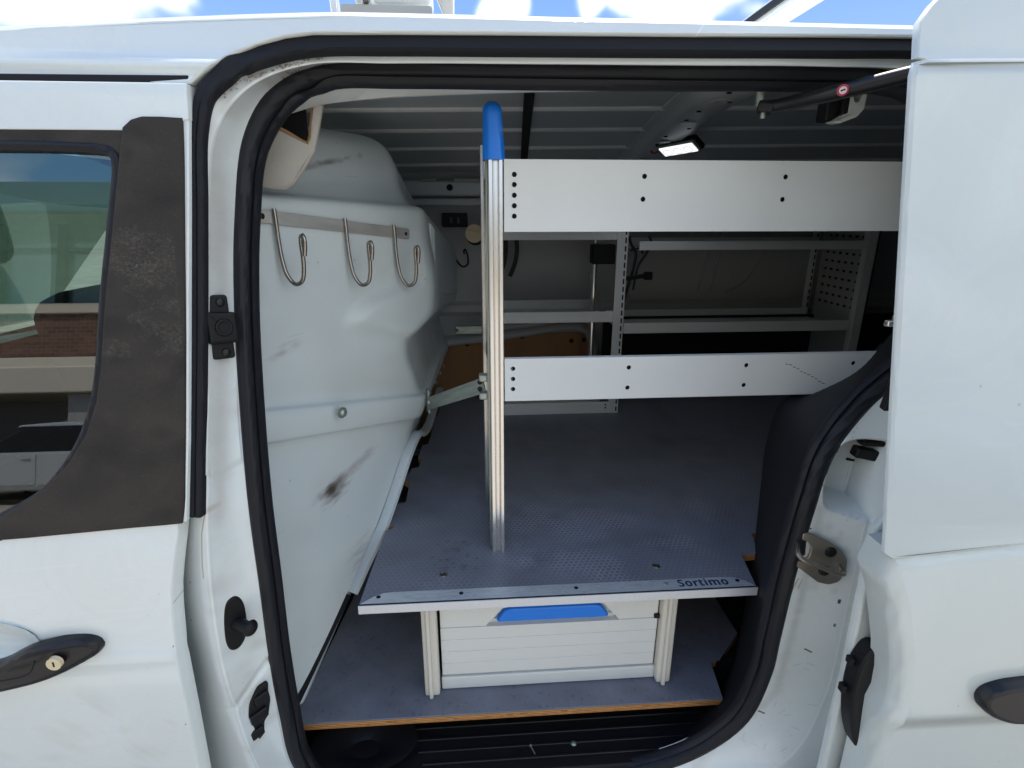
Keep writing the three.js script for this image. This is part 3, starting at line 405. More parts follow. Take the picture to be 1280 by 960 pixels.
// ------------------------------------------------------------------ cab door with its window, pillar cover, handle
{
  const dish = []; for (let k = 0; k <= 36; k++) { const a = Math.PI - k / 36 * 2 * Math.PI; dish.push([-0.70 + 0.085 * Math.cos(a), 0.881 + 0.036 * Math.sin(a) + (k === 0 ? 0.0004 : k === 36 ? -0.0004 : 0)]); }
  const skin = skinPanel([[-1.33, 1.05], [-1.33, 0.8814], ...dish, [-1.33, 0.8806], [-1.33, 0.26], [-0.474, 0.26], [-0.466, 0.40], [-0.452, 0.60], [-0.444, 0.72], [-0.4395, 0.80], [-0.438, 0.86], [-0.4335, 0.905], [-0.428, 0.945], [-0.420, 0.98], [-0.411, 1.02], [-0.405, 1.05]], 0, 0.03, { r: 0.003, zf: (x, y) => skinZ(y) + 0.0045 * smooth(0.852, 0.846, y) - 0.010 * smooth(0.846, 0.826, y) * smooth(-0.42, -0.5, x + 0.02) * 0.8 - 0.002 * smooth(0.846, 0.828, y) });
  const door = mesh('front_door', skin, M.paint, van);
  mesh('window_frame', [...skinPanel([[-1.33, 1.598], [-1.33, 1.545], [-0.43, 1.548], [-0.36, 1.559], [-0.3525, 1.5605], [-0.3515, 1.5995]], 0.001, 0.03, { r: 0.003 }), ...skinPanel([[-0.3525, 1.5600], [-0.362, 1.5590], [-0.372, 1.46], [-0.382, 1.317], [-0.395, 1.153], [-0.4045, 1.052], [-0.3955, 1.052], [-0.384, 1.16], [-0.3715, 1.317], [-0.3605, 1.45]], -0.001, 0.03, { r: 0.002 })], M.paint, door);
  const tuv = (g) => { const p = g.attributes.position, u = g.attributes.uv; for (let i = 0; i < p.count; i++) u.setXY(i, (p.getX(i) + 0.75) / 0.4, (p.getY(i) - 1.03) / 0.54); return g; };
  mesh('pillar_cover', skinPanel([[-0.628, 1.040], [-0.628, 1.064], [-0.597, 1.082], [-0.563, 1.103], [-0.530, 1.136], [-0.505, 1.172], [-0.488, 1.214], [-0.478, 1.26], [-0.464, 1.348], [-0.448, 1.43], [-0.432, 1.516], [-0.4255, 1.548], [-0.416, 1.556], [-0.404, 1.5595], [-0.3590, 1.5595], [-0.3625, 1.50], [-0.3695, 1.40], [-0.377, 1.29], [-0.386, 1.18], [-0.3945, 1.085], [-0.399, 1.0535], [-0.46, 1.0505]], 0.0045, 0.02, { r: 0.003 }).map(tuv), M.trim, door);
  mesh('belt_cover', skinPanel([[-1.33, 0.992], [-1.33, 1.006], [-0.630, 1.063], [-0.630, 1.039]], 0.0045, 0.02, { r: 0.003 }).map(tuv), M.trim, door);
  mesh('window_cover', skinPanel([[-1.33, 1.545], [-1.33, 1.518], [-0.448, 1.5285], [-0.437, 1.521], [-0.431, 1.50], [-0.423, 1.525], [-0.4265, 1.5455]], 0.0005, 0.02, { r: 0.002 }).map(tuv), M.trim, door);
  const glassEdge = [[-1.33, 1.003], [-1.33, 1.52], [-0.46, 1.526], [-0.446, 1.522], [-0.440, 1.512], [-0.453, 1.43], [-0.469, 1.346], [-0.483, 1.258], [-0.494, 1.212], [-0.512, 1.168], [-0.537, 1.130], [-0.570, 1.096], [-0.630, 1.063]];
  const rub = curve(glassEdge.slice(1).map(([x, y]) => onSkin(x, y, -0.002)), 80);
  mesh('window_seal', sweep(rub, [[0.007, -0.01], [0.007, 0.002], [0.003, 0.005], [-0.003, 0.004], [-0.006, 0], [-0.006, -0.01]], (p) => skinN(p.y), false), M.rubber, door);
  mesh('window_glass', skinPanel(glassEdge, -0.007, 0.001, { r: 0.0005 })[0], M.glass, door);
  // handle
  const outline = smoothPoly([[-0.93, 0.842], [-0.80, 0.856], [-0.69, 0.842], [-0.655, 0.850], [-0.628, 0.866], [-0.605, 0.876], [-0.558, 0.880], [-0.538, 0.876], [-0.538, 0.868], [-0.556, 0.858], [-0.585, 0.844], [-0.63, 0.829], [-0.70, 0.815], [-0.80, 0.806], [-0.90, 0.812]], 4);
  const hx = skinPanel(outline, 0.018, 0.02, { r: 0.009, zf: (x, y) => 0.014 + 0.010 * smooth(-0.53, -0.62, x) });
  mesh('handle', hx, M.blackGloss, door);
  mesh('handle_grip_line', tube([V(-0.655, 0.845, 0.0345), V(-0.61, 0.856, 0.0345), V(-0.597, 0.876, 0.0340)], 0.0012, 12, 6), M.rubberMatt, door);
  mesh('lock_cylinder', [cyl(0.0095, 0.009, 0.006, V(-0.581, 0.863, 0.0245), V(0, 0, 1), 26), new THREE.TorusGeometry(0.0085, 0.0012, 8, 26).translate(-0.581, 0.863, 0.0273)], M.beige, door);
  mesh('key_slot', box(0.0022, 0.008, 0.002, -0.581, 0.863, 0.0272, 0.0004), M.void, door);
  const cup = []; for (let i = 0; i <= 8; i++) { const r = []; for (let k = 0; k <= 24; k++) { const a = k / 24 * Math.PI * 2, s = i / 8; r.push(V(-0.70 + 0.088 * s * Math.cos(a), 0.881 + 0.039 * s * Math.sin(a), 0.0030 - 0.020 * Math.pow(1 - s * s, 0.6))); } cup.push(r); }
  mesh('handle_recess', loft(cup, { uv: (p) => bodyUV(p.x, p.y) }), M.paint, door);
}

// ------------------------------------------------------------------ fittings of the front pillar
{
  const stand = (m, x, y, z, n, roll = 0) => { const nn = n.clone().normalize(), up = V(0, 1, -0.15), sx = up.clone().cross(nn).normalize(), uy = nn.clone().cross(sx); m.position.set(x, y, z); m.quaternion.setFromRotationMatrix(new THREE.Matrix4().makeBasis(sx, uy, nn)).multiply(new THREE.Quaternion().setFromAxisAngle(V(0, 0, 1), roll)); return m; };
  const soc = stand(mesh('latch_socket', [
    plate(roundPoly([[-0.016, 0.044], [0.014, 0.044], [0.016, -0.044], [-0.014, -0.044]], 0.005), 0.012, 0.003).translate(0, 0, -0.004),
    plate(roundPoly([[-0.021, 0.022], [0.020, 0.020], [0.021, -0.022], [-0.020, -0.022]], 0.005), 0.022, 0.005).translate(0, 0, -0.004),
    new THREE.TorusGeometry(0.0095, 0.0028, 8, 24).translate(0, 0, 0.018)], M.black, van), -0.3535, 1.298, -0.108, V(0.72, 0.1, 0.68), 0.03);
  mesh('socket_hole', cyl(0.0082, 0.0082, 0.002, V(0, 0, 0.0182), V(0, 0, 1), 24), M.void, soc);
  for (const y of [0.034, -0.035]) mesh('screw', dome(0.0062, 0.003, V(0.003, y, 0.008), V(0, 0, 1)), M.blackGloss, soc);
  const bump = stand(mesh('rubber_bumper', [plate(smoothPoly([[-0.012, 0.045], [0.006, 0.048], [0.017, 0.030], [0.019, 0], [0.017, -0.03], [0.004, -0.048], [-0.012, -0.045], [-0.019, -0.02], [-0.019, 0.02]], 4), 0.010, 0.004).translate(0, 0, -0.002), cyl(0.0105, 0.0080, 0.028, V(0.006, -0.002, 0.018), V(0.25, 0, 1), 18), dome(0.0125, 0.009, V(0.010, -0.002, 0.031), V(0.25, 0, 1))], M.black, van), -0.378, 0.853, -0.052, V(0.75, 0, 0.66), 0.06);
  bump.userData.label = 'black rubber stop with a knob on the front pillar';
  stand(mesh('contact_block', [plate(roundPoly([[-0.004, 0.052], [0.012, 0.056], [0.014, 0.03], [0.019, 0.022], [0.018, -0.008], [0.012, -0.016], [0.014, -0.040], [0.002, -0.052], [-0.012, -0.052], [-0.017, -0.03], [-0.019, 0.0], [-0.016, 0.03]], 0.004), 0.012, 0.002).translate(0, 0, -0.003), box(0.024, 0.020, 0.010, 0.002, 0.032, 0.009, 0.003, 0, 0, 0.3), box(0.028, 0.020, 0.012, 0.0, 0.002, 0.009, 0.003, 0, 0, 0.3), box(0.022, 0.018, 0.010, 0.0, -0.030, 0.009, 0.003, 0, 0, 0.3)], M.black, van), -0.374, 0.660, -0.062, V(0.7, 0, 0.7), -0.12);
}

// ------------------------------------------------------------------ fittings of the rear pillar
{
  mesh('rubber_guide', [barBetween(V(0.612, 1.079, -0.112), V(0.75, 1.050, -0.10), 0.02, 0.018, 0.004), barBetween(V(0.618, 1.095, -0.110), V(0.75, 1.090, -0.10), 0.02, 0.008, 0.003)], M.black, van);
  mesh('plug', dome(0.0045, 0.003, V(0.602, 1.066, -0.140), V(0.2, 0, 1)), M.black, van);
  mesh('drain_slot', box(0.014, 0.004, 0.004, 0.630, 1.050, -0.138, 0.001, 0, 0, -0.2), M.void, van);
  // striker: slotted plate with a wire loop
  const st = mesh('striker_plate', plate(roundPoly([[0.519, 0.957], [0.532, 0.956], [0.560, 0.944], [0.582, 0.930], [0.594, 0.912], [0.596, 0.888], [0.588, 0.869], [0.574, 0.862], [0.556, 0.865], [0.530, 0.884], [0.512, 0.897], [0.511, 0.906], [0.526, 0.903], [0.534, 0.912], [0.536, 0.930], [0.530, 0.940], [0.518, 0.944]], 0.004), 0.005, 0.0015).translate(-0.555, -0.910, 0), M.strikerSteel, van); st.position.set(0.563, 0.905, -0.0735); st.rotation.y = -0.2;
  mesh('striker_loop', tube([V(0.0300, -0.0130, 0.0060), V(0.0290, -0.0120, 0.0220), V(0.0150, -0.0080, 0.0280), V(-0.0200, 0.0060, 0.0300), V(-0.0430, 0.0160, 0.0300), V(-0.0470, 0.0200, 0.0260), V(-0.0430, 0.0250, 0.0040)], 0.0042, 40, 10), M.strikerSteel, st);
  for (const [x, y] of [[0.566, 0.925], [0.562, 0.889]]) mesh('screw', [dome(0.0095, 0.004, V(x - 0.555, y - 0.910, 0.005), V(0, 0, 1)), cyl(0.003, 0.003, 0.002, V(x - 0.555, y - 0.910, 0.009), V(0, 0, 1), 8)], M.black, st);
  mesh('striker_pocket', plate(roundPoly([[0.510, 0.948], [0.527, 0.945], [0.530, 0.912], [0.514, 0.908]].map(([x, y]) => [x - 0.555, y - 0.910]), 0.005), 0.003, 0.001).translate(0, 0, -0.001), M.void, st);
  mesh('lock_catch', [barBetween(V(0.652, 1.289, -0.135), V(0.76, 1.296, -0.135), 0.012, 0.015, 0.003), box(0.016, 0.010, 0.012, 0.648, 1.284, -0.135, 0.003)], M.alu, van);
}
// black moulded cover of the wheel house, inside the doorway
{
  const seal = [[0.735, 1.31], [0.69, 1.228], [0.612, 1.160], [0.556, 1.085], [0.531, 1.0], [0.516, 0.87], [0.512, 0.74], [0.511, 0.645], [0.484, 0.530], [0.40, 0.447]].map(([x, y]) => onSkin(x - 0.010, y + 0.006, -0.102));
  const b = [[0.80, 1.20, -0.33], [0.755, 1.145, -0.33], [0.685, 1.108, -0.33], [0.612, 1.078, -0.33], [0.588, 1.0, -0.32], [0.585, 0.88, -0.31], [0.590, 0.75, -0.31], [0.590, 0.64, -0.31], [0.586, 0.50, -0.31], [0.57, 0.38, -0.30]].map((p) => V(...p));
  const c = b.map((p) => V(p.x + 0.006, p.y + 0.003, p.z - 0.012)), d = b.map((p) => V(p.x + 0.13, p.y - 0.005, p.z - 0.14)), e = b.map((p) => V(p.x + 0.2, p.y - 0.01, p.z - 0.16));
  const mid = seal.map((p, i) => p.clone().lerp(b[i], 0.5).add(V(-0.006, 0.004, 0)));
  mesh('wheel_arch_cover', loft([seal, mid, b, c, d, e].map((r) => curve(r, 50)), { crease: 0 }), M.rubberMatt, van);
}
// sill: black tread plate with ribs, cup in the front corner, raised floor behind
{
  const sill = mesh('sill_step', [box(1.08, 0.02, 0.16, 0.10, 0.415, -0.19, 0.004), box(1.08, 0.10, 0.02, 0.10, 0.455, -0.275, 0.002)], M.black, van);
  for (let k = 0; k < 5; k++) mesh('tread_rib', box(0.62, 0.005, 0.006, 0.19 - 0.01 * k, 0.4262, -0.135 - 0.026 * k, 0.002), M.blackGloss, sill);
  const cup = []; for (let i = 0; i <= 8; i++) { const s = i / 8, r = []; for (let k = 0; k <= 28; k++) { const a = k / 28 * Math.PI * 2; r.push(V(-0.235 + (0.03 + 0.075 * s) * Math.cos(a), 0.4265 + 0.018 * Math.sin(s * Math.PI / 2) * (s < 0.9 ? 1 : 1) - 0.0 * s, -0.175 + (0.02 + 0.045 * s) * Math.sin(a))); } cup.push(r); }
  mesh('sill_cup', loft(cup), M.blackGloss, sill);
  mesh('dome_screw', dome(0.006, 0.004, V(0.182, 0.4262, -0.158), V(0, 1, 0)), M.zinc, sill);
  mesh('loose_screw', [cyl(0.0016, 0.0012, 0.02, V(0.098, 0.4295, -0.148), V(0.35, 0.05, 1), 8), cyl(0.0035, 0.002, 0.003, V(0.0945, 0.4295, -0.158), V(-0.35, 0, -1), 10)], M.zinc, sill);
}
// ------------------------------------------------------------------ inside the shell
{
  const cy = (x, z) => 1.692 - 0.115 * Math.pow(Math.max(0, -z - 0.45), 1.6) + 0.016 * (x - 0.3);
  const xs = []; for (let i = 0; i <= 24; i++) xs.push(-0.75 + 2.78 * i / 24);
  const zs = []; for (let i = 0; i <= 22; i++) zs.push(-0.24 - 1.18 * i / 22);
  const ceil = mesh('ceiling', loft(zs.map((z) => xs.map((x) => V(x, cy(x, z), z))), { crease: 0 }), M.ceiling, van);
  for (const z0 of [-0.52, -0.71, -0.90, -1.09, -1.28]) { const p = []; for (let i = 0; i <= 20; i++) { const x = -0.42 + 2.4 * i / 20; p.push(V(x, cy(x, z0) - 0.001, z0)); } mesh('roof_rib', sweep(p, [[0.011, 0.004], [0.006, -0.004], [0, -0.006], [-0.006, -0.004], [-0.011, 0.004]], () => V(0, 1, 0), false), M.rib, ceil); }
  { const p = []; for (let i = 0; i <= 12; i++) { const t = i / 12, z = -0.28 - 1.14 * t, x = 0.10 + 0.085 * t; p.push(V(x, cy(x, z) - 0.006, z)); } mesh('ceiling_strap', sweep(p, [[0.011, 0.002], [0.011, -0.002], [-0.011, -0.002], [-0.011, 0.002]], () => V(0, 1, 0), false), M.black, ceil); }
  { // pressed roof bow with holes
    const p = []; for (let i = 0; i <= 16; i++) { const t = i / 16, z = -0.24 - 1.17 * t, x = 0.488 + 0.07 * t; p.push(V(x, cy(x, z) - 0.010, z)); }
    const bow = mesh('roof_bow', sweep(p, [[-0.075, 0.012], [-0.072, 0.004], [-0.056, 0.001], [-0.048, -0.018], [-0.040, -0.024], [0.030, -0.026], [0.040, -0.020], [0.046, 0.0], [0.066, 0.003], [0.070, 0.012]], () => V(0, 1, 0), false), M.ceiling, van);
    for (let i = 0; i < 11; i++) { const t = 0.16 + i * 0.07, z = -0.24 - 1.17 * t, x = 0.488 + 0.07 * t + (i % 3 === 1 ? 0.012 : -0.022); mesh('hole', cyl(0.005, 0.005, 0.002, V(x, cy(x, z) - 0.0358, z), V(0, -1, 0), 12), M.void, bow); }
    for (let i = 0; i < 4; i++) { const t = 0.22 + i * 0.17, z = -0.24 - 1.17 * t, x = 0.488 + 0.07 * t - 0.01; mesh('embossed_pad', dome(0.02, 0.003, V(x, cy(x, z) - 0.0350, z), V(0, -1, 0)), M.ceiling, bow); }
  }
  mesh('header_panel', loft([[[-0.40, 1.56, -0.215], [-0.262, 1.600, -0.221], [-0.169, 1.6235, -0.234], [0.06, 1.627, -0.236], [0.4, 1.631, -0.238], [0.8, 1.637, -0.241]], [[-0.40, 1.545, -0.26], [-0.284, 1.585, -0.26], [-0.205, 1.606, -0.262], [0.05, 1.6225, -0.256], [0.4, 1.628, -0.250], [0.8, 1.636, -0.250]], [[-0.40, 1.560, -0.31], [-0.287, 1.598, -0.30], [-0.209, 1.6125, -0.30], [0.05, 1.6275, -0.29], [0.4, 1.633, -0.275], [0.8, 1.642, -0.272]], [[-0.40, 1.64, -0.33], [-0.287, 1.66, -0.315], [-0.209, 1.665, -0.31], [0.05, 1.668, -0.30], [0.4, 1.67, -0.285], [0.8, 1.675, -0.282]]].map((r) => curve(r.map((p) => V(...p)), 30)), { crease: 0.6 }), M.grey, van);
  // far wall: upper panel, ledge, lower panel, rail under the roof
  const wall = mesh('side_wall', loft([[1.62, -1.385], [1.56, -1.392], [1.50, -1.40], [1.42, -1.405], [1.30, -1.41], [1.16, -1.415], [1.125, -1.418], [1.112, -1.405], [1.088, -1.402], [1.07, -1.418], [0.9, -1.43], [0.6, -1.44], [0.44, -1.44]].map(([y, z]) => xs.map((x) => V(x, y, z))), { crease: 0.5 }), M.wallGrey, van);
  mesh('roof_side_rail', [box(2.6, 0.052, 0.07, 0.6, 1.528, -1.372, 0.01), box(2.6, 0.028, 0.04, 0.6, 1.484, -1.385, 0.008)], M.ceiling, wall);
  for (const [w, x] of [[0.05, -0.145], [0.10, -0.01]]) mesh('rail_lip', box(w, 0.010, 0.004, x, 1.554, -1.334, 0.001), M.wallGrey, wall);
  for (const x of [-0.075, 0.30, 0.66]) mesh('hole', cyl(0.011, 0.011, 0.003, V(x, 1.53, -1.336), V(0, 0, 1), 20), M.void, wall);
  mesh('panel_line', [tube([V(0.56, 1.40, -1.402), V(0.545, 1.30, -1.407), V(0.54, 1.20, -1.410), V(0.56, 1.145, -1.412), V(0.60, 1.135, -1.412)], 0.004, 30, 6), tube([V(0.90, 1.40, -1.402), V(0.89, 1.28, -1.407), V(0.87, 1.16, -1.410)], 0.004, 20, 6), tube([V(0.945, 1.40, -1.402), V(0.935, 1.28, -1.407), V(0.915, 1.16, -1.410)], 0.004, 20, 6), tube([V(1.12, 1.40, -1.402), V(1.10, 1.27, -1.407), V(1.04, 1.18, -1.410), V(0.98, 1.15, -1.41)], 0.004, 24, 6)], M.wallGrey, wall);
  // the blank of the far side door: pressed metal frame round a plywood sheet
  const fr = curve([V(-0.35, 0.955, -1.40), V(0.0, 0.985, -1.40), V(0.2, 1.01, -1.40), V(0.36, 1.03, -1.40), V(0.435, 1.015, -1.40), V(0.468, 0.96, -1.40), V(0.474, 0.85, -1.40), V(0.474, 0.6, -1.40)], 60);
  mesh('door_surround', sweep(fr, [[0.022, -0.03], [0.020, 0.004], [0.010, 0.012], [-0.002, 0.010], [-0.012, -0.004], [-0.02, -0.03]], () => V(0, 0, 1), false), M.wallGrey, wall);
  mesh('wiring_bulge', tube([V(0.10, 1.03, -1.38), V(0.24, 1.045, -1.38), V(0.36, 1.065, -1.385), V(0.44, 1.08, -1.39)], 0.012, 30, 8), M.wallGrey, wall);
  const ply = mesh('plywood_sheet', plate(roundPoly([[-0.33, 0.52], [0.452, 0.52], [0.448, 0.985], [0.40, 1.0], [0.12, 0.992], [-0.33, 0.94]], 0.03), 0.008, 0.001).translate(0, 0, -1.424), M.woodPanel, van);
  for (const [x, y] of [[-0.03, 0.958], [0.185, 0.985], [0.43, 0.968], [0.38, 0.965], [-0.14, 0.935]]) mesh('panel_clip', dome(0.009, 0.005, V(x, y, -1.416), V(0, 0, 1)), M.black, ply);
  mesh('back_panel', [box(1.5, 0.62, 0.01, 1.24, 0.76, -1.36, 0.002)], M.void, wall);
  mesh('end_wall', box(0.02, 1.3, 1.3, 1.99, 1.05, -0.85, 0.004), M.ceiling, van);
  mesh('inner_wall', loft([[1.64, -0.27], [1.30, -0.20], [1.05, -0.17], [0.45, -0.17]].map(([y, z]) => [0.86, 1.2, 1.6, 2.0].map((x) => V(x, y, z))), { crease: 0.5 }), M.wallGrey, van);
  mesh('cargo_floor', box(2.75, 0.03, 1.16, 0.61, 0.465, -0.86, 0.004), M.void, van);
  mesh('cab_floor', box(1.4, 0.03, 1.6, -1.1, 0.40, -0.92, 0.004), M.void, van);
  mesh('dashboard', box(0.35, 0.3, 1.5, -1.45, 0.92, -0.92, 0.08), M.black, van);
  for (const z of [-0.50, -1.28]) { const s = mesh('cab_seat', [box(0.5, 0.16, 0.5, -0.85, 0.72, z, 0.06), box(0.14, 0.62, 0.48, -0.62, 1.02, z, 0.05, 0, 0, 0.18), box(0.10, 0.18, 0.26, -0.56, 1.40, z, 0.04, 0, 0, 0.12)], M.strap, van); s.name = 'cab_seat'; }
}

// ------------------------------------------------------------------ the sliding door, slid back outside the body
{
  const off = 0.125, M_paint = M.paintDoor;
  const skinZ = (y) => skinZ0(y) - 0.007 * Math.exp(-(((y - 1.632) / 0.0075) ** 2));
  const lowZ = (x, y) => skinZ(y) + off + 0.004 * smooth(0.786, 0.780, y) - 0.009 * smooth(0.780, 0.764, y) * smooth(0.80, 0.70, x) - 0.002 * smooth(0.78, 0.76, y);
  const door = mesh('sliding_door', skinPanel([[0.526, 1.022], [0.528, 1.012], [0.542, 0.98], [0.556, 0.935], [0.572, 0.88], [0.580, 0.835], [0.582, 0.80], [0.577, 0.778], [0.579, 0.755], [0.584, 0.70], [0.590, 0.62], [0.594, 0.5], [0.598, 0.26], [1.50, 0.26], [1.50, 1.064], [1.30, 1.059], [0.90, 1.043], [0.68, 1.033]], off, 0.055, { r: 0.021, zf: lowZ }), M_paint, van);
  mesh('window_blank', skinPanel([[0.5085, 1.045], [0.5065, 1.20], [0.505, 1.40], [0.504, 1.597], [0.508, 1.609], [0.515, 1.6105], [0.80, 1.618], [1.50, 1.618], [1.50, 1.088], [1.30, 1.083], [0.90, 1.0665], [0.68, 1.0545], [0.512, 1.0425]], off, 0.007, { r: 0.005, zf: (x, y) => skinZ(y) + off + 0.003 - 0.006 * smooth(0.5145, 0.5065, x) }), M_paint, door);
  mesh('roof_edge_panel', skinPanel([[0.5070, 1.6165], [0.5135, 1.654], [0.530, 1.6735], [0.550, 1.692], [0.58, 1.712], [0.64, 1.726], [1.50, 1.732], [1.50, 1.6215], [0.80, 1.6215], [0.516, 1.615]], off, 0.010, { r: 0.002, zf: (x, y) => skinZ(y) + off + 0.003 }), M_paint, door);
  mesh('door_edge', loft([[1.66, 0.008], [1.60, 0], [1.40, 0], [1.20, 0], [1.055, 0]].map(([y, dx]) => [V(0.5125 + dx, y, skinZ(y) + off - 0.006), V(0.535 + dx, y, skinZ(y) + off - 0.022), V(0.585 + dx, y, skinZ(y) + 0.075), V(0.612 + dx, y, skinZ(y) + 0.05)]), { crease: 0.5 }), M_paint, door);
  mesh('inner_panel', [...skinPanel([[0.605, 1.60], [0.60, 1.20], [0.575, 1.06], [0.5485, 1.03], [0.5455, 0.97], [0.547, 0.85], [0.551, 0.71], [0.558, 0.58], [0.565, 0.28], [1.48, 0.28], [1.48, 1.60]], 0.052, 0.012, { r: 0.006 }), ...skinPanel([[0.62, 1.665], [0.605, 1.60], [1.48, 1.60], [1.48, 1.665]], 0.06, 0.012, { r: 0.004 })], M_paint, door);
  mesh('edge_buffer', [plate(smoothPoly([[0.552, 0.860], [0.575, 0.858], [0.590, 0.835], [0.605, 0.78], [0.608, 0.73], [0.600, 0.68], [0.588, 0.645], [0.566, 0.668], [0.550, 0.71], [0.540, 0.765], [0.540, 0.825]], 4), 0.03, 0.005).translate(0, 0, 0.048), plate(smoothPoly([[0.563, 0.80], [0.572, 0.805], [0.585, 0.76], [0.586, 0.72], [0.576, 0.705], [0.566, 0.73]], 4), 0.028, 0.004).translate(0, 0, 0.048), box(0.008, 0.012, 0.012, 0.5375, 0.826, 0.060, 0.002), box(0.008, 0.014, 0.012, 0.5355, 0.775, 0.060, 0.002)], M.black, door);
  for (const [x, y] of [[0.575, 0.826], [0.580, 0.75], [0.583, 0.69]]) mesh('screw', dome(0.005, 0.003, V(x, y, 0.078), V(-0.3, 0, 1)), M.blackGloss, door);
  mesh('edge_rubber', box(0.012, 0.065, 0.012, 0.556, 1.225, 0.006, 0.003, 0.18), M.black, door);
  mesh('handle', skinPanel(smoothPoly([[0.6755, 0.829], [0.690, 0.836], [0.714, 0.841], [0.78, 0.843], [0.90, 0.840], [0.94, 0.830], [0.90, 0.803], [0.80, 0.790], [0.735, 0.783], [0.70, 0.797], [0.681, 0.812]], 4), off + 0.02, 0.02, { r: 0.008, zf: () => 0.142 }), M.blackGloss, door);
  // swinging roller arm under the roof
  mesh('roller_arm', [barBetween(V(0.448, 1.606, -0.253), V(0.470, 1.602, -0.243), 0.03, 0.014, 0.004), tube([V(0.452, 1.606, -0.252), V(0.472, 1.606, -0.236), V(0.515, 1.611, -0.175), V(0.584, 1.624, -0.105), V(0.66, 1.634, -0.03)], 0.0105, 40, 10)], M.blackGloss, door);
  mesh('arm_pin', [cyl(0.0065, 0.0065, 0.032, V(0.452, 1.622, -0.255), V(0, 1, 0), 16), cyl(0.004, 0.004, 0.014, V(0.456, 1.596, -0.247), V(0, 1, 0), 12)], M.zinc, door);
  const sticker = mesh('arm_sticker', cyl(0.0075, 0.0075, 0.0016, V(0.5190, 1.6118, -0.1520), V(-0.53, -0.1, 0.83), 26), new THREE.MeshStandardMaterial({ color: 0xe7dfe0, roughness: 0.4 }), door);
  sticker.scale.set(1, 1, 1);
  mesh('sticker_ring', new THREE.TorusGeometry(0.0062, 0.0013, 6, 26).applyQuaternion(new THREE.Quaternion().setFromUnitVectors(V(0, 0, 1), V(-0.53, -0.1, 0.83).normalize())).translate(0.5185, 1.6117, -0.1511), new THREE.MeshStandardMaterial({ color: 0xc03048, roughness: 0.45 }), door);
  mesh('sticker_mark', box(0.006, 0.0018, 0.001, 0.5184, 1.6117, -0.1508, 0.0003, 0, -0.55, 0.3), M.void, door);
}
{
  const clip = mesh('door_catch', plate(roundPoly([[0.596, 1.592], [0.612, 1.590], [0.640, 1.600], [0.650, 1.612], [0.651, 1.636], [0.643, 1.634], [0.640, 1.624], [0.632, 1.622], [0.628, 1.632], [0.621, 1.628], [0.622, 1.608]], 0.003), 0.02, 0.002).translate(0, 0, -0.31), M.grey, van);
  mesh('catch_body', [box(0.03, 0.035, 0.03, 0.606, 1.613, -0.315, 0.004), box(0.012, 0.026, 0.012, 0.617, 1.616, -0.296, 0.002)], M.blackGloss, clip);
}

// ------------------------------------------------------------------ ceiling lamp, lit
{
  const t = thing('ceiling_lamp', 'small lit LED lamp on the dark roof bow above the shelves', 'lamp');
  const c = V(0.563, 1.622, -0.90), ax = V(0.57, 0.06, 0.82).normalize(), nn = V(-0.32, -0.82, 0.28); nn.addScaledVector(ax, -nn.dot(ax)).normalize();
  const q = new THREE.Quaternion().setFromRotationMatrix(new THREE.Matrix4().makeBasis(nn.clone().negate().cross(ax), nn.clone().negate(), ax));
  const put = (g) => g.applyQuaternion(q).translate(c.x, c.y, c.z);
  mesh('housing', put(new RoundedBoxGeometry(0.050, 0.016, 0.128, 3, 0.006)), M.black, t);
  mesh('bezel', put(new RoundedBoxGeometry(0.045, 0.012, 0.118, 3, 0.004).translate(0, -0.007, 0)), M.zinc, t);
  const L = mesh('lens', put(new RoundedBoxGeometry(0.037, 0.008, 0.104, 3, 0.003).translate(0, -0.012, 0)), M.lens, t);
  for (let i = 0; i < 3; i++) mesh('reflector', put(new THREE.TorusGeometry(0.012, 0.0022, 8, 20).rotateX(Math.PI / 2).translate(0, -0.0165, -0.031 + 0.031 * i)), M.lensRing, L);
  mesh('wire', tube([V(0.530, 1.618, -0.965), V(0.522, 1.609, -0.975), V(0.515, 1.612, -0.99), V(0.52, 1.626, -1.0)], 0.0025, 16, 6), new THREE.MeshStandardMaterial({ color: 0xa05a2c, roughness: 0.5 }), t);
  const s = new THREE.SpotLight(0xf2f6ff, 0.04, 0, 1.25, 0.6, 2); s.position.copy(c).addScaledVector(nn, 0.03); s.target.position.set(c.x + 0.05, 0, c.z); s.castShadow = true; s.shadow.radius = 4; s.name = 'lamp_light'; scene.add(s, s.target);
}

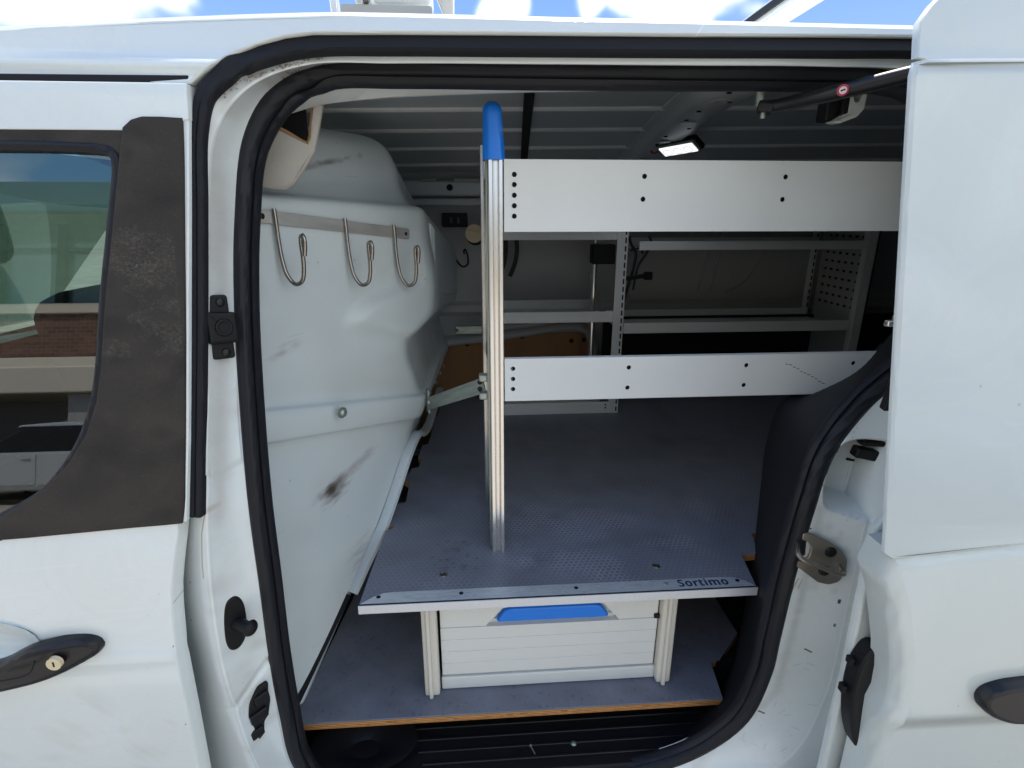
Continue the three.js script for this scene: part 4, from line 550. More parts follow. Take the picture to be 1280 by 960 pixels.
// ------------------------------------------------------------------ moulded bulkhead between cab and load space
{
  const t = thing('bulkhead', 'white moulded plastic bulkhead with scuffs behind the front pillar', 'bulkhead');
  const R = [ // near end x, y, z | corner x, y, z | far end x, y
    [-0.420, 0.500, -0.165, -0.362, 0.500, -0.212, -0.270, 0.500], [-0.420, 0.62, -0.165, -0.310, 0.61, -0.300, -0.235, 0.61], [-0.420, 0.80, -0.165, -0.226, 0.775, -0.440, -0.175, 0.775], [-0.421, 0.95, -0.165, -0.175, 0.90, -0.545, -0.135, 0.88],
    [-0.422, 1.082, -0.165, -0.148, 0.968, -0.598, -0.118, 0.93], [-0.416, 1.086, -0.160, -0.139, 0.971, -0.592, -0.110, 0.932], [-0.412, 1.092, -0.157, -0.134, 0.977, -0.588, -0.106, 0.938], [-0.412, 1.138, -0.157, -0.122, 1.018, -0.590, -0.100, 0.975], [-0.415, 1.146, -0.160, -0.123, 1.027, -0.593, -0.102, 0.985],
    [-0.424, 1.152, -0.166, -0.133, 1.033, -0.600, -0.112, 0.992], [-0.425, 1.20, -0.166, -0.143, 1.09, -0.56, -0.128, 1.03], [-0.425, 1.25, -0.166, -0.152, 1.155, -0.525, -0.130, 1.08], [-0.425, 1.285, -0.166, -0.142, 1.195, -0.540, -0.11, 1.11], [-0.426, 1.32, -0.166, -0.111, 1.235, -0.580, -0.072, 1.13], [-0.427, 1.36, -0.166, -0.104, 1.29, -0.585, -0.066, 1.17],
    [-0.428, 1.45, -0.166, -0.102, 1.435, -0.586, -0.066, 1.30], [-0.430, 1.478, -0.169, -0.107, 1.456, -0.590, -0.072, 1.325], [-0.438, 1.487, -0.180, -0.122, 1.463, -0.603, -0.088, 1.335], [-0.45, 1.490, -0.200, -0.140, 1.468, -0.618, -0.11, 1.34],
    [-0.458, 1.505, -0.212, -0.160, 1.50, -0.640, -0.14, 1.365], [-0.465, 1.545, -0.222, -0.168, 1.545, -0.648, -0.16, 1.40], [-0.475, 1.59, -0.235, -0.190, 1.590, -0.665, -0.20, 1.43], [-0.50, 1.612, -0.250, -0.240, 1.615, -0.700, -0.27, 1.46], [-0.60, 1.622, -0.27, -0.40, 1.625, -0.78, -0.42, 1.50]];
  const kc = 44, per = 5, lines = [], face = V(0.79, 0, 0.61).normalize();
  const base = R.map((r) => { const N = V(r[0], r[1], r[2]), K = V(r[3], r[4], r[5]), E = V(r[6], r[7], -1.405), row = [];
    const p = N.clone().lerp(K, 0.955), q = K.clone().lerp(E, 0.028);
    for (let i = 0; i <= kc; i++) row.push(N.clone().lerp(p, i / kc)); for (let i = 1; i <= 6; i++) { const s = i / 6, u = 1 - s; row.push(V(0, 0, 0).addScaledVector(p, u * u).addScaledVector(K, 2 * u * s).addScaledVector(q, s * s)); } for (let i = 1; i <= 18; i++) row.push(q.clone().lerp(E, i / 18)); return row; });
  const C = base[0].map((_, i) => curve(base.map((r) => r[i]), (R.length - 1) * per));
  for (let j = 0; j < C[0].length; j++) lines.push(C.map((c) => c[j]));
  for (const row of lines) row.forEach((p, i) => {                            // the shoulder stands proud of the face, wider towards its foot
    const t = Math.min(1, i / kc), ys = p.y + 0.16 * (t - 0.8), tb = 0.60 + 0.34 * smooth(1.23, 1.36, ys), k = smooth(tb, tb + 0.09, t) * smooth(1.44, 1.34, ys) * smooth(1.205, 1.235, ys) * (1 - smooth(kc + 6, kc + 16, i));
    p.addScaledVector(face, 0.019 * k);
  });
  mesh('moulded_panel', loft(lines, { crease: 0, uv: (p, u) => [u / 1.5, (p.y - 0.45) / 1.3] }), M.bulk, t);
  { // raised field on the side that runs into the van
    const f = (z, y, o) => V(-0.1035 + 0.038 * (-0.60 - z) / 0.8 + o, y - (-0.62 - z) * 0.14, z);
    const ring = (i, o) => { const z0 = -0.645 - i, z1 = -1.30 + i, y0 = 1.265 + i * 0.9, y1 = 1.432 - i * 0.9; return [f(z0, y0, o), f(z1, y0, o), f(z1, y1, o), f(z0, y1, o), f(z0, y0, o)]; };
    mesh('side_field', loft([ring(0, -0.004), ring(0.004, 0.006), ring(0.014, 0.012), ring(0.022, 0.013), [0, 1, 2, 3, 4].map(() => f(-0.97, 1.35, 0.013))], { crease: 0.4, uv: (p) => [0.8 + p.z * 0.2, (p.y - 0.45) / 1.3] }), M.bulk, t);
  }
  mesh('edge_flange', sweep(curve([V(-0.274, 0.665, -0.346), V(-0.250, 0.708, -0.385), V(-0.214, 0.772, -0.436), V(-0.188, 0.835, -0.49), V(-0.166, 0.892, -0.54), V(-0.152, 0.912, -0.62), V(-0.150, 0.86, -0.76), V(-0.150, 0.81, -0.95), V(-0.138, 0.79, -1.38)], 60), [[0.007, 0.006], [0.004, 0.011], [-0.004, 0.011], [-0.008, 0.005], [-0.008, -0.012], [0.007, -0.012]], () => V(0.85, 0.2, 0.5), false), M.bulk, t);
  mesh('floor_gap_shadow', sweep(curve([V(-0.372, 0.512, -0.200), V(-0.352, 0.545, -0.236), V(-0.318, 0.604, -0.292), V(-0.283, 0.664, -0.343)], 30), [[0.006, -0.004], [0.005, 0.003], [-0.005, 0.003], [-0.006, -0.004]], () => V(0.85, 0.2, 0.5), false), M.rubberMatt, t);  // black strip standing for the shadow gap along the bulkhead foot
  mesh('bolt', [dome(0.0085, 0.006, V(-0.2585, 1.078, -0.352), V(0.79, 0, 0.61)), cyl(0.011, 0.011, 0.002, V(-0.260, 1.078, -0.3525), V(0.79, 0, 0.61))], M.zinc, t);
  for (const z of [-0.80, -0.95, -1.10, -1.24]) mesh('bolt', dome(0.007, 0.005, V(-0.128 + 0.03 * (-0.8 - z), 0.965 - 0.10 * (-0.8 - z), z), V(1, 0, 0.1)), M.zinc, t);
  mesh('corner_bracket', [box(0.006, 0.06, 0.02, -0.116, 1.012, -0.600, 0.002, 0, 0.3), dome(0.008, 0.006, V(-0.112, 1.012, -0.590), V(0.7, 0, 0.7))], M.zinc, t);
}
// coat hooks on a steel bar
{
  const t = thing('hook_rail', 'steel bar with three bent wire hooks on the white bulkhead', 'hook rail');
  const n = V(0.79, 0, 0.61).normalize(), d = V(0.61, -0.115, -0.79).normalize(), at = (s, o, y) => V(-0.3275, 1.4415, -0.2935).addScaledVector(d, s).addScaledVector(n, o).add(V(0, y, 0));
  const up = d.clone().cross(n).multiplyScalar(-1).normalize();
  { const g = plate(roundPoly([[-0.035, -0.0105], [0.315, -0.0105], [0.315, 0.0105], [-0.035, 0.0105]], 0.004), 0.003, 0.0008, [[-0.018, 0, 0.0045], [0.305, 0, 0.0035]]); g.applyMatrix4(new THREE.Matrix4().makeBasis(d, up.y < 0 ? up.clone().negate() : up, n)); const o = at(0, 0.002, 0); g.translate(o.x, o.y, o.z); mesh('bar', g, M.barSteel, t); }
  for (const s of [-0.018, 0.305]) mesh('screw', dome(0.0045, 0.003, at(s, 0.003, 0), n), M.black, t);
  for (const [s, k] of [[0.002, 1], [0.145, 1.0], [0.268, 1.0]]) mesh('hook', tube([[0.0075, 0.014], [0.0085, 0.0], [0.0095, -0.035], [0.013, -0.068], [0.020, -0.093], [0.032, -0.106], [0.044, -0.100], [0.051, -0.082], [0.0525, -0.060], [0.0515, -0.040], [0.0525, -0.030], [0.057, -0.0255], [0.061, -0.031], [0.061, -0.042], [0.0575, -0.058]].map(([o, y]) => at(s + 0.012 * smooth(0.01, 0.05, o), o * k, y)), 0.0036, 90, 9), M.steel, t);
}
// felt trim of the overhead shelf
{
  const t = thing('felt_shelf_trim', 'grey felt trim with cut brown edge above the bulkhead', 'trim panel');
  const face = [[-0.325, 1.53], [-0.312, 1.579], [-0.285, 1.566], [-0.252, 1.550], [-0.247, 1.560], [-0.243, 1.582], [-0.238, 1.606], [-0.225, 1.606], [-0.233, 1.575], [-0.243, 1.540], [-0.262, 1.512], [-0.280, 1.492], [-0.296, 1.4835], [-0.315, 1.484], [-0.340, 1.490]];
  const bend = (g) => { const p = g.attributes.position; for (let i = 0; i < p.count; i++) { const x = p.getX(i), y = p.getY(i); p.setZ(i, p.getZ(i) - 0.9 * (x + 0.33) ** 2 * 4 * 0.4 - 2.2 * Math.max(0, 1.515 - y) ** 2 * 6); } g.computeVertexNormals(); return g; };
  mesh('felt_face', toCreasedNormals(bend(mergeVertices(plate(face, 0.010, 0.0025).translate(0, 0, -0.275))), 0.6), M.felt, t);
  mesh('cut_edge', bend(tube([V(-0.312, 1.580, -0.2745), V(-0.285, 1.5672, -0.2745), V(-0.2535, 1.5515, -0.2745), V(-0.2478, 1.562, -0.2745), V(-0.2438, 1.584, -0.2745), V(-0.2388, 1.606, -0.2745)], 0.0042, 40, 8)), M.cardboard, t);
  mesh('dark_opening', [box(0.085, 0.10, 0.01, -0.305, 1.58, -0.320, 0.003, 0, 0.3)], M.void, t);  // black box standing in for the dark of the opening behind the felt
}

// ------------------------------------------------------------------ lower load board, drawer box, raised deck
const flat = (pts, y, depth, bevel) => { const g = plate(pts.map(([x, z]) => [x, -z]), depth, bevel); g.rotateX(-Math.PI / 2); g.translate(0, y - depth, 0); return g; };   // an outline in x, z laid flat, top at y
{
  const t = thing('load_board', 'grey plywood floor board with bare layered edge below the drawer', 'floor board');
  const out = [[-0.355, -0.169], [0.487, -0.169], [0.502, -0.262], [0.524, -0.267], [0.60, -0.34], [0.60, -1.35], [-0.27, -1.35], [-0.325, -0.52], [-0.352, -0.30], [-0.366, -0.216], [-0.378, -0.205], [-0.372, -0.185]];
  mesh('board', flat(out, 0.509, 0.004, 0.0008), M.board, t);
  const g = flat(out, 0.5045, 0.0125, 0.0004), p = g.attributes.position, u = g.attributes.uv; for (let i = 0; i < p.count; i++) u.setXY(i, p.getX(i) * 1.2 + p.getZ(i) * 1.2, (p.getY(i) - 0.492) / 0.0125);
  mesh('ply_edge', g, M.ply, t);
}
{
  const t = thing('drawer_box', 'white drawer cabinet with blue handle under the raised deck', 'drawer');
  for (const [x, w] of [[-0.1005, 0.030], [0.3775, 0.030]]) {
    mesh('upright', [box(w, 0.25, 0.026, x, 0.635, -0.226, 0.005), box(0.008, 0.25, 0.012, x - 0.002, 0.635, -0.211, 0.003)], M.cream, t);
    mesh('side_panel', box(0.012, 0.25, 0.75, x, 0.635, -0.62, 0.002), M.cream, t);
  }
  mesh('plinth', box(0.446, 0.030, 0.03, 0.1405, 0.5255, -0.243, 0.003), M.drawer, t);
  const d = mesh('drawer_front', box(0.442, 0.052, 0.02, 0.1395, 0.7355, -0.2445, 0.002), M.drawer, t);
  // front: stepped boards below the hand recess
  const x0 = -0.0805, x1 = 0.360;
  for (let i = 0; i < 4; i++) mesh('front_slat', box(x1 - x0, 0.0289, 0.02, (x0 + x1) / 2, 0.5585 + 0.0296 * i, -0.2415 + 0.0006 * i, 0.0016), M.drawer, d);
  const recess = [[0.010, 0.662], [0.044, 0.7015], [0.060, 0.7055], [0.230, 0.7055], [0.246, 0.7015], [0.280, 0.662]];
  mesh('front_frame', plate([[x0, 0.662], [recess[0][0], 0.662], ...recess.slice(1, -1), [recess[5][0], 0.662], [x1, 0.662], [x1, 0.715], [x0, 0.715]], 0.02, 0.0016).translate(0, 0, -0.2512), M.drawer, d);
  mesh('hand_recess', [barBetween(V(0.145, 0.664, -0.2465), V(0.145, 0.706, -0.2585), 0.268, 0.004, 0.001, V(0, 0, 1)), box(0.262, 0.010, 0.012, 0.145, 0.6655, -0.2475, 0.003)], M.drawer, d);
  mesh('handle', plate(roundPoly([[0.0300, 0.671], [0.0490, 0.6985], [0.062, 0.7015], [0.228, 0.7015], [0.2410, 0.6985], [0.2600, 0.671]], 0.006), 0.018, 0.005).translate(0, 0, -0.2475), M.blue, d);
  mesh('latch_tab', box(0.012, 0.010, 0.01, 0.3575, 0.668, -0.231, 0.002), M.black, d);
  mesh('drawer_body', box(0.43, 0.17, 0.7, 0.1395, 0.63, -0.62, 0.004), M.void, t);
}
{
  const t = thing('raised_deck', 'grey hexagon grip deck board with metal edge strip on the drawer box', 'deck board');
  const out = [[-0.2185, -0.172], [0.5215, -0.172], [0.541, -0.272], [0.578, -0.275], [0.60, -0.345], [1.70, -0.36], [1.70, -1.39], [-0.122, -1.39], [-0.150, -1.06], [-0.155, -0.985], [-0.167, -0.98], [-0.160, -0.86], [-0.163, -0.79], [-0.176, -0.785], [-0.166, -0.70], [-0.178, -0.64], [-0.190, -0.65], [-0.177, -0.535], [-0.1955, -0.53], [-0.206, -0.43]];
  const notch = [[-0.2185, -0.172], [0.5215, -0.172], [0.541, -0.272], [0.578, -0.275], [0.60, -0.345], [1.70, -0.36], [1.70, -1.39], [-0.118, -1.39], [-0.136, -1.12], [-0.150, -1.11], [-0.153, -1.02], [-0.141, -1.01], [-0.150, -0.88], [-0.166, -0.875], [-0.170, -0.79], [-0.158, -0.78], [-0.163, -0.724], [-0.181, -0.720], [-0.194, -0.652], [-0.178, -0.636], [-0.1765, -0.534], [-0.196, -0.530], [-0.2055, -0.437], [-0.190, -0.434], [-0.192, -0.42], [-0.207, -0.41]];
  const g = flat(notch, 0.775, 0.004, 0.0006), p = g.attributes.position, u = g.attributes.uv; for (let i = 0; i < p.count; i++) u.setXY(i, (p.getX(i) + 0.25) / 1.2, (-p.getZ(i) - 0.16) / 0.825);
  mesh('board', g, M.deck, t);
  const e = flat(notch, 0.7708, 0.0135, 0.0003), pe = e.attributes.position, ue = e.attributes.uv; for (let i = 0; i < pe.count; i++) ue.setXY(i, (pe.getX(i) + pe.getZ(i)) * 1.2, (pe.getY(i) - 0.757) / 0.0135);
  mesh('ply_edge', e, M.ply, t);
  const s0 = [[-0.2175, -0.1705], [-0.196, -0.189], [-0.178, -0.1985], [-0.160, -0.2005], [0.468, -0.2005], [0.487, -0.1985], [0.505, -0.189], [0.521, -0.1705]];
  const sg = flat(s0, 0.7772, 0.002, 0.0006), ps = sg.attributes.position, us = sg.attributes.uv; for (let i = 0; i < ps.count; i++) us.setXY(i, (ps.getX(i) + 0.22) / 0.745, (-ps.getZ(i) - 0.165) / 0.04);
  const strip = mesh('edge_strip', sg, M.aluEdge, t);
  mesh('edge_lip', box(0.7435, 0.0175, 0.0024, 0.152, 0.7658, -0.1692, 0.0008), M.lip, t);
  mesh('lip_groove', box(0.7400, 0.004, 0.0012, 0.152, 0.7752, -0.1702, 0.0003), M.void, t);
  const font = await new FontLoader().loadAsync('fonts/droid/droid_sans_bold.typeface.json');
  const tg = new TextGeometry('Sortimo', { font, size: 0.0175, depth: 0.0003, curveSegments: 5, bevelEnabled: false }); tg.computeBoundingBox(); const tw = tg.boundingBox.max.x; tg.scale(0.098 / tw, 1.12, 1); tg.rotateX(-Math.PI / 2); tg.translate(0.374, 0.7773, -0.1775);
  mesh('lettering', tg, M.navy, strip);
  for (const x of [-0.186, -0.035, 0.18, 0.352, 0.492]) mesh('screw', [dome(0.0042, 0.0015, V(x, 0.7772, -0.188), V(0, 1, 0)), cyl(0.0018, 0.0018, 0.001, V(x, 0.7786, -0.188), V(0, 1, 0), 6)], x === 0.352 ? M.zinc : M.black, strip);
  for (const [x, z] of [[-0.071, -0.247], [0.352, -0.245]]) mesh('deck_bolt', [new THREE.TorusGeometry(0.007, 0.0012, 6, 20).rotateX(Math.PI / 2).translate(x, 0.7755, z), cyl(0.0055, 0.005, 0.002, V(x, 0.7758, z), V(0, 1, 0), 12)], M.steel, t);
}

// ------------------------------------------------------------------ tray rack: two posts, two trays
{
  const t = thing('tray_rack', 'upright aluminium post rack with blue cap and two long grey trays', 'shelf rack');
  const prof = [[-0.0165, -0.016], [-0.0165, 0.014], [-0.0145, 0.016], [-0.0075, 0.016], [-0.0055, 0.0135], [-0.0050, 0.0095], [-0.0025, 0.0085], [0.0035, 0.0085], [0.0055, 0.0095], [0.0060, 0.0135], [0.0080, 0.016], [0.0145, 0.016], [0.0165, 0.014], [0.0165, -0.016]].map(([x, z]) => [x * 0.78, z]);
  const post = (x, z) => { const s = plate(prof, 0.80, 0); s.rotateX(-Math.PI / 2); s.scale(1, 1, -1); s.translate(x, 0.7752, z); return s; };
  const extr = (x, z, h) => { const s = new THREE.ExtrudeGeometry(poly(prof), { depth: h, bevelEnabled: false }); s.rotateX(-Math.PI / 2); const q = s.attributes.position; for (let i = 0; i < q.count; i++) q.setZ(i, -q.getZ(i)); s.computeVertexNormals(); s.translate(x, 0.7752, z); return s; };
  for (const [x, z] of [[0.0405, -0.330], [0.031, -0.566]]) mesh('post', extr(x, z, 0.805), M.alu, t);
  mesh('post', [extr(1.12, -0.330, 0.805), extr(1.12, -0.566, 0.805)], M.alu, t);
  mesh('post_slot_rail', box(0.004, 0.80, 0.012, 0.0255, 1.176, -0.340, 0.0015), M.zinc, t);
  mesh('side_arm', [box(0.006, 0.03, 0.24, 0.030, 1.50, -0.448, 0.002), box(0.006, 0.03, 0.24, 0.030, 1.15, -0.448, 0.002), box(0.008, 0.03, 0.24, 0.030, 0.793, -0.448, 0.002)], M.zinc, t);
  { // blue end cap, tapering and rounded at the top
    const rows = []; for (let i = 0; i <= 12; i++) { const k = i / 12, y = 1.533 + 0.096 * Math.min(1, k * 1.25), r = k < 0.72 ? 1 - 0.10 * k : 0, a = k < 0.72 ? 0 : (k - 0.72) / 0.28; const sx = (k < 0.72 ? 0.0205 - 0.0035 * k / 0.72 : 0.017 * Math.cos(a * Math.PI / 2)), sz = k < 0.72 ? 0.0205 : 0.0205 * Math.cos(a * Math.PI / 2), yy = k < 0.72 ? 1.533 + 0.075 * k / 0.72 : 1.608 + 0.015 * Math.sin(a * Math.PI / 2);
      rows.push(roundPoly([[-1, -1], [1, -1], [1, 1], [-1, 1]], 0.7, 5).map(([u, v]) => V(0.0385 - 0.003 * Math.min(1, k) + u * sx * 0.92, yy, -0.330 + v * sz))); }
    mesh('end_cap', loft(rows.map((r) => [...r, r[0].clone()]), { crease: 0.9 }), M.blue, t);
  }
  const x0 = 0.0545, x1 = 1.10, L = x1 - x0;
  const holesFor = (y0, h) => { const H = []; return H; };
  for (const [yb, yt, name] of [[1.417, 1.534, 'upper'], [1.107, 1.190, 'lower']]) {
    const h = yt - yb, end = name === 'upper' ? [[0.072, [0.093, 0.077, 0.060, 0.043, 0.026]], [0.295, [0.091, 0.054]], [0.545, [0.091, 0.054]], [0.775, [0.091, 0.054]]] : [[0.070, [0.064, 0.044, 0.024]], [0.290, [0.062, 0.022]], [0.520, [0.062, 0.022]], [0.735, [0.062, 0.022]]];
    const holes = []; for (const [x, ys] of end) for (const y of ys) holes.push([x, yb + y, 0.0042]);
    const tray = mesh('tray', [plate([[x0, yb], [x1, yb], [x1, yt], [x0, yt]], 0.0022, 0.0006, holes).translate(0, 0, -0.316), box(L, 0.002, 0.26, x0 + L / 2, yb + 0.001, -0.447, 0.0005), box(L, 0.012, 0.002, x0 + L / 2, yb + 0.006, -0.578, 0.0005), box(L, 0.0022, 0.012, x0 + L / 2, yt - 0.0012, -0.3215, 0.0008)], M.shelfGrey, t);
    mesh('hole_backing', box(L - 0.03, h - 0.012, 0.001, x0 + L / 2, yb + h / 2, -0.3215, 0.0003), M.black, tray);
    if (name === 'lower') for (let i = 0; i < 11; i++) mesh('scratch', box(0.004 + 0.004 * rnd(), 0.0012, 0.0003, 0.60 + 0.008 * i, yb + 0.062 - 0.0042 * i + 0.004 * rnd(), -0.3136, 0.0001, 0, 0, -0.4 + rnd() * 0.5), M.black, tray);
    mesh('tray_end', box(0.002, 0.02, 0.26, x0 + 0.001, yb + 0.010, -0.447, 0.0005), M.shelfGrey, tray);
  }
  for (const y of [0.793, 0.812]) mesh('bolt', dome(0.0042, 0.0032, V(0.0532, y, -0.330), V(1, 0, 0)), M.zinc, t);
}
{
  const t = thing('brace_bar', 'greenish zinc brace between white bulkhead and aluminium post', 'brace');
  mesh('bar', barBetween(V(-0.118, 1.004, -0.60), V(0.016, 1.128, -0.352), 0.004, 0.030, 0.001), M.zinc, t);
  mesh('clamp', [box(0.016, 0.014, 0.02, 0.0145, 1.146, -0.345, 0.003), box(0.016, 0.014, 0.02, 0.0145, 1.110, -0.345, 0.003)], M.zinc, t);
  for (const y of [1.138, 1.124]) mesh('bolt', dome(0.005, 0.004, V(0.008, y, -0.340), V(-0.3, 0, 1)), M.black, t);
}

// ------------------------------------------------------------------ shelving along the far wall
function slotPost(parent, x, y0, y1, z, w = 0.034, rz = 0) {
  const p = mesh('post', [box(w, y1 - y0, 0.003, x, (y0 + y1) / 2, z, 0.0008), box(0.003, y1 - y0, 0.03, x + w / 2, (y0 + y1) / 2, z - 0.014, 0.0008)], M.shelfGrey, parent);
  const n = Math.floor((y1 - y0) / 0.026), gs = []; for (let i = 0; i < n; i++) gs.push(box(0.005, 0.017, 0.001, x + w / 2 - 0.006, y0 + 0.016 + i * 0.026, z + 0.0018, 0.0004)); mesh('slot', gs, M.void, p).userData.kind = 'stuff';
  return p;
}
const lipShelf = (parent, x0, x1, y0, y1, z, d) => mesh('shelf', [box(x1 - x0, y1 - y0, 0.002, (x0 + x1) / 2, (y0 + y1) / 2, z, 0.0006), box(x1 - x0, 0.002, d, (x0 + x1) / 2, y0 + 0.001, z - d / 2, 0.0006), box(x1 - x0, y1 - y0, 0.002, (x0 + x1) / 2, (y0 + y1) / 2, z - d, 0.0006)], M.shelfGrey, parent);
{
  const t = thing('wall_shelf', 'narrow grey shelf unit on the far wall, behind the aluminium post', 'shelf unit');
  lipShelf(t, 0.04, 0.462, 1.099, 1.135, -1.11, 0.26); lipShelf(t, 0.04, 0.462, 1.365, 1.392, -1.11, 0.26); lipShelf(t, 0.04, 0.462, 0.7752, 0.817, -1.11, 0.26);
  for (const [x, y] of [[0.452, 0.806], [0.452, 0.795]]) mesh('hole', cyl(0.003, 0.003, 0.001, V(x, y, -1.1085), V(0, 0, 1), 12), M.void, t);
  slotPost(t, 0.478, 0.7752, 1.42, -1.108);
  const p = mesh('control_box', box(0.075, 0.062, 0.05, 0.425, 1.318, -1.15, 0.004), M.black, t); p.name = 'junction_box';
}
{
  const t = thing('wall_shelf', 'wide grey shelf unit with perforated end panel on the far wall', 'shelf unit');
  lipShelf(t, 0.500, 1.298, 1.059, 1.094, -1.11, 0.26); lipShelf(t, 0.535, 1.298, 1.332, 1.360, -1.11, 0.26);
  mesh('post', [box(0.032, 0.60, 0.004, 1.318, 1.09, -1.108, 0.001), box(0.003, 0.60, 0.022, 1.303, 1.09, -1.119, 0.001)], M.grey, t);
  slotPost(t, 1.296, 0.7752, 1.42, -1.385, 0.026);
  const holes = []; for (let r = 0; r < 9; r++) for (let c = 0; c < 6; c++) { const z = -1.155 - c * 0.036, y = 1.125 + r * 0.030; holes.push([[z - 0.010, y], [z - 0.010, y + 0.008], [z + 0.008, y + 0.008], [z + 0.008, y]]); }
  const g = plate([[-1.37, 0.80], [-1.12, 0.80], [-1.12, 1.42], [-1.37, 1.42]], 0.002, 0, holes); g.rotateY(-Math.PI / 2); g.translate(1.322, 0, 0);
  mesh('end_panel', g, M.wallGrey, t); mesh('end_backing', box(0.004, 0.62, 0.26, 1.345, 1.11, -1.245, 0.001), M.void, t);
}
{ const t = thing('aluminium_pole', 'thin bare aluminium pole standing by the far wall', 'pole'); mesh('tube', [cyl(0.0105, 0.0105, 0.68, V(0.430, 1.115, -1.155 - 0.245), V(0.0, 1, 0), 18)], M.alu, t); t.position.set(-0.005, 0, 0.14);
  mesh('clamp', [box(0.006, 0.03, 0.012, 0.4165, 1.235, -1.40, 0.002)], M.zinc, t); }
for (const [x, l] of [[0.145, 'dark hanging strap, right one of two on the far wall'], [0.105, 'dark hanging strap, left one of two on the far wall']]) {
  const t = thing('wall_strap', l, 'strap', 'straps hanging on the far wall'); mesh('webbing', sweep(curve([V(x + 0.012, 1.365, -1.36), V(x + 0.013, 1.32, -1.345), V(x + 0.006, 1.275, -1.34), V(x - 0.006, 1.24, -1.35), V(x - 0.012, 1.225, -1.36)], 20), [[0.008, 0.001], [0.008, -0.001], [-0.008, -0.001], [-0.008, 0.001]], () => V(0, 0, 1), false), M.strap, t); }
{ const t = thing('round_plug', 'round cream wooden disc hanging near the far corner by the bulkhead', 'disc'); mesh('disc', [cyl(0.030, 0.030, 0.02, V(0.006, 1.380, -1.25), V(0, 0.05, 1), 36)], M.beige, t); mesh('grain_line', tube([V(-0.018, 1.394, -1.239), V(0.0, 1.390, -1.239), V(0.02, 1.386, -1.239), V(0.032, 1.386, -1.2395)], 0.0006, 12, 5), M.cardboard, t); mesh('back_ring', new THREE.TorusGeometry(0.026, 0.006, 8, 30).translate(0.010, 1.372, -1.275), M.black, t); }
{ const t = thing('wall_hook', 'small dark wire hook on the far wall under the disc', 'hook'); mesh('wire', tube([V(-0.062, 1.285, -1.38), V(-0.05, 1.268, -1.37), V(-0.035, 1.260, -1.36), V(-0.02, 1.270, -1.355), V(-0.019, 1.295, -1.355), V(-0.024, 1.315, -1.355), V(-0.029, 1.322, -1.355), V(-0.033, 1.314, -1.355), V(-0.030, 1.306, -1.355)], 0.0032, 50, 8), M.black, t); }
{ const t = thing('switch_box', 'small black switch box below the roof rail in the far corner', 'switch box'); mesh('case', box(0.09, 0.048, 0.03, -0.062, 1.422, -1.385, 0.004), M.black, t); mesh('switch', [box(0.014, 0.022, 0.006, -0.075, 1.422, -1.368, 0.002), box(0.014, 0.022, 0.006, -0.050, 1.422, -1.368, 0.002)], M.blackGloss, t); }
{ const t = thing('wall_bracket', 'short shiny metal bracket on the far wall beside the bulkhead', 'bracket'); mesh('channel', [box(0.108, 0.026, 0.004, -0.014, 1.0385, -1.300, 0.001), box(0.108, 0.003, 0.02, -0.014, 1.0515, -1.31, 0.001), box(0.108, 0.003, 0.02, -0.014, 1.0255, -1.31, 0.001)], M.zinc, t); mesh('bolt', [dome(0.007, 0.006, V(0.032, 1.046, -1.296), V(0, 0, 1)), dome(0.007, 0.006, V(0.032, 1.030, -1.296), V(0, 0, 1)), dome(0.006, 0.006, V(-0.064, 1.039, -1.296), V(0, 0, 1))], M.steel, t); }
{ const t = thing('cable_bundle', 'dark cables with a black clip hanging behind the slotted post', 'cables'); mesh('cable', [tube([V(0.505, 1.375, -1.13), V(0.512, 1.35, -1.125), V(0.53, 1.325, -1.13), V(0.53, 1.28, -1.14), V(0.52, 1.22, -1.15), V(0.505, 1.16, -1.15)], 0.005, 40, 7), tube([V(0.570, 1.376, -1.13), V(0.580, 1.352, -1.125), V(0.565, 1.32, -1.13), V(0.545, 1.28, -1.14), V(0.535, 1.20, -1.15)], 0.004, 40, 7), tube([V(0.515, 1.33, -1.14), V(0.545, 1.336, -1.13), V(0.555, 1.32, -1.135)], 0.003, 20, 6)], M.cable, t); mesh('clip', [box(0.075, 0.014, 0.012, 0.530, 1.245, -1.12, 0.003, 0, 0, 0.12), box(0.026, 0.026, 0.02, 0.572, 1.250, -1.115, 0.003)], M.black, t); }

// ------------------------------------------------------------------ on the roof: rack foot and crossbar
{
  const t = thing('roof_rack_foot', 'grey clamp plate of the roof rack above the doorway', 'roof rack foot');
  mesh('plate', plate(roundPoly([[-0.202, 1.7395], [-0.057, 1.7395], [-0.057, 1.765], [-0.202, 1.765]], 0.005), 0.006, 0.001).translate(0, 0, -0.366), M.wallGrey, t);
  mesh('saddle', [box(0.125, 0.05, 0.06, -0.122, 1.80, -0.42, 0.006), box(0.02, 0.05, 0.03, -0.16, 1.785, -0.38, 0.004)], M.paintPlain, t);
  mesh('bolt', [cyl(0.007, 0.007, 0.02, V(-0.162, 1.773, -0.362), V(0, 0.2, 1), 14)], M.steel, t);
  mesh('strut', barBetween(V(-0.211, 1.72, -0.375), V(-0.218, 1.84, -0.385), 0.012, 0.02, 0.002, V(0, 0, 1)), M.alu, t); mesh('strut', [plate([[-0.031, 1.735], [-0.0225, 1.735], [-0.0195, 1.83], [-0.075, 1.83]], 0.012, 0.002).translate(0, 0, -0.372)], M.alu, t);
}
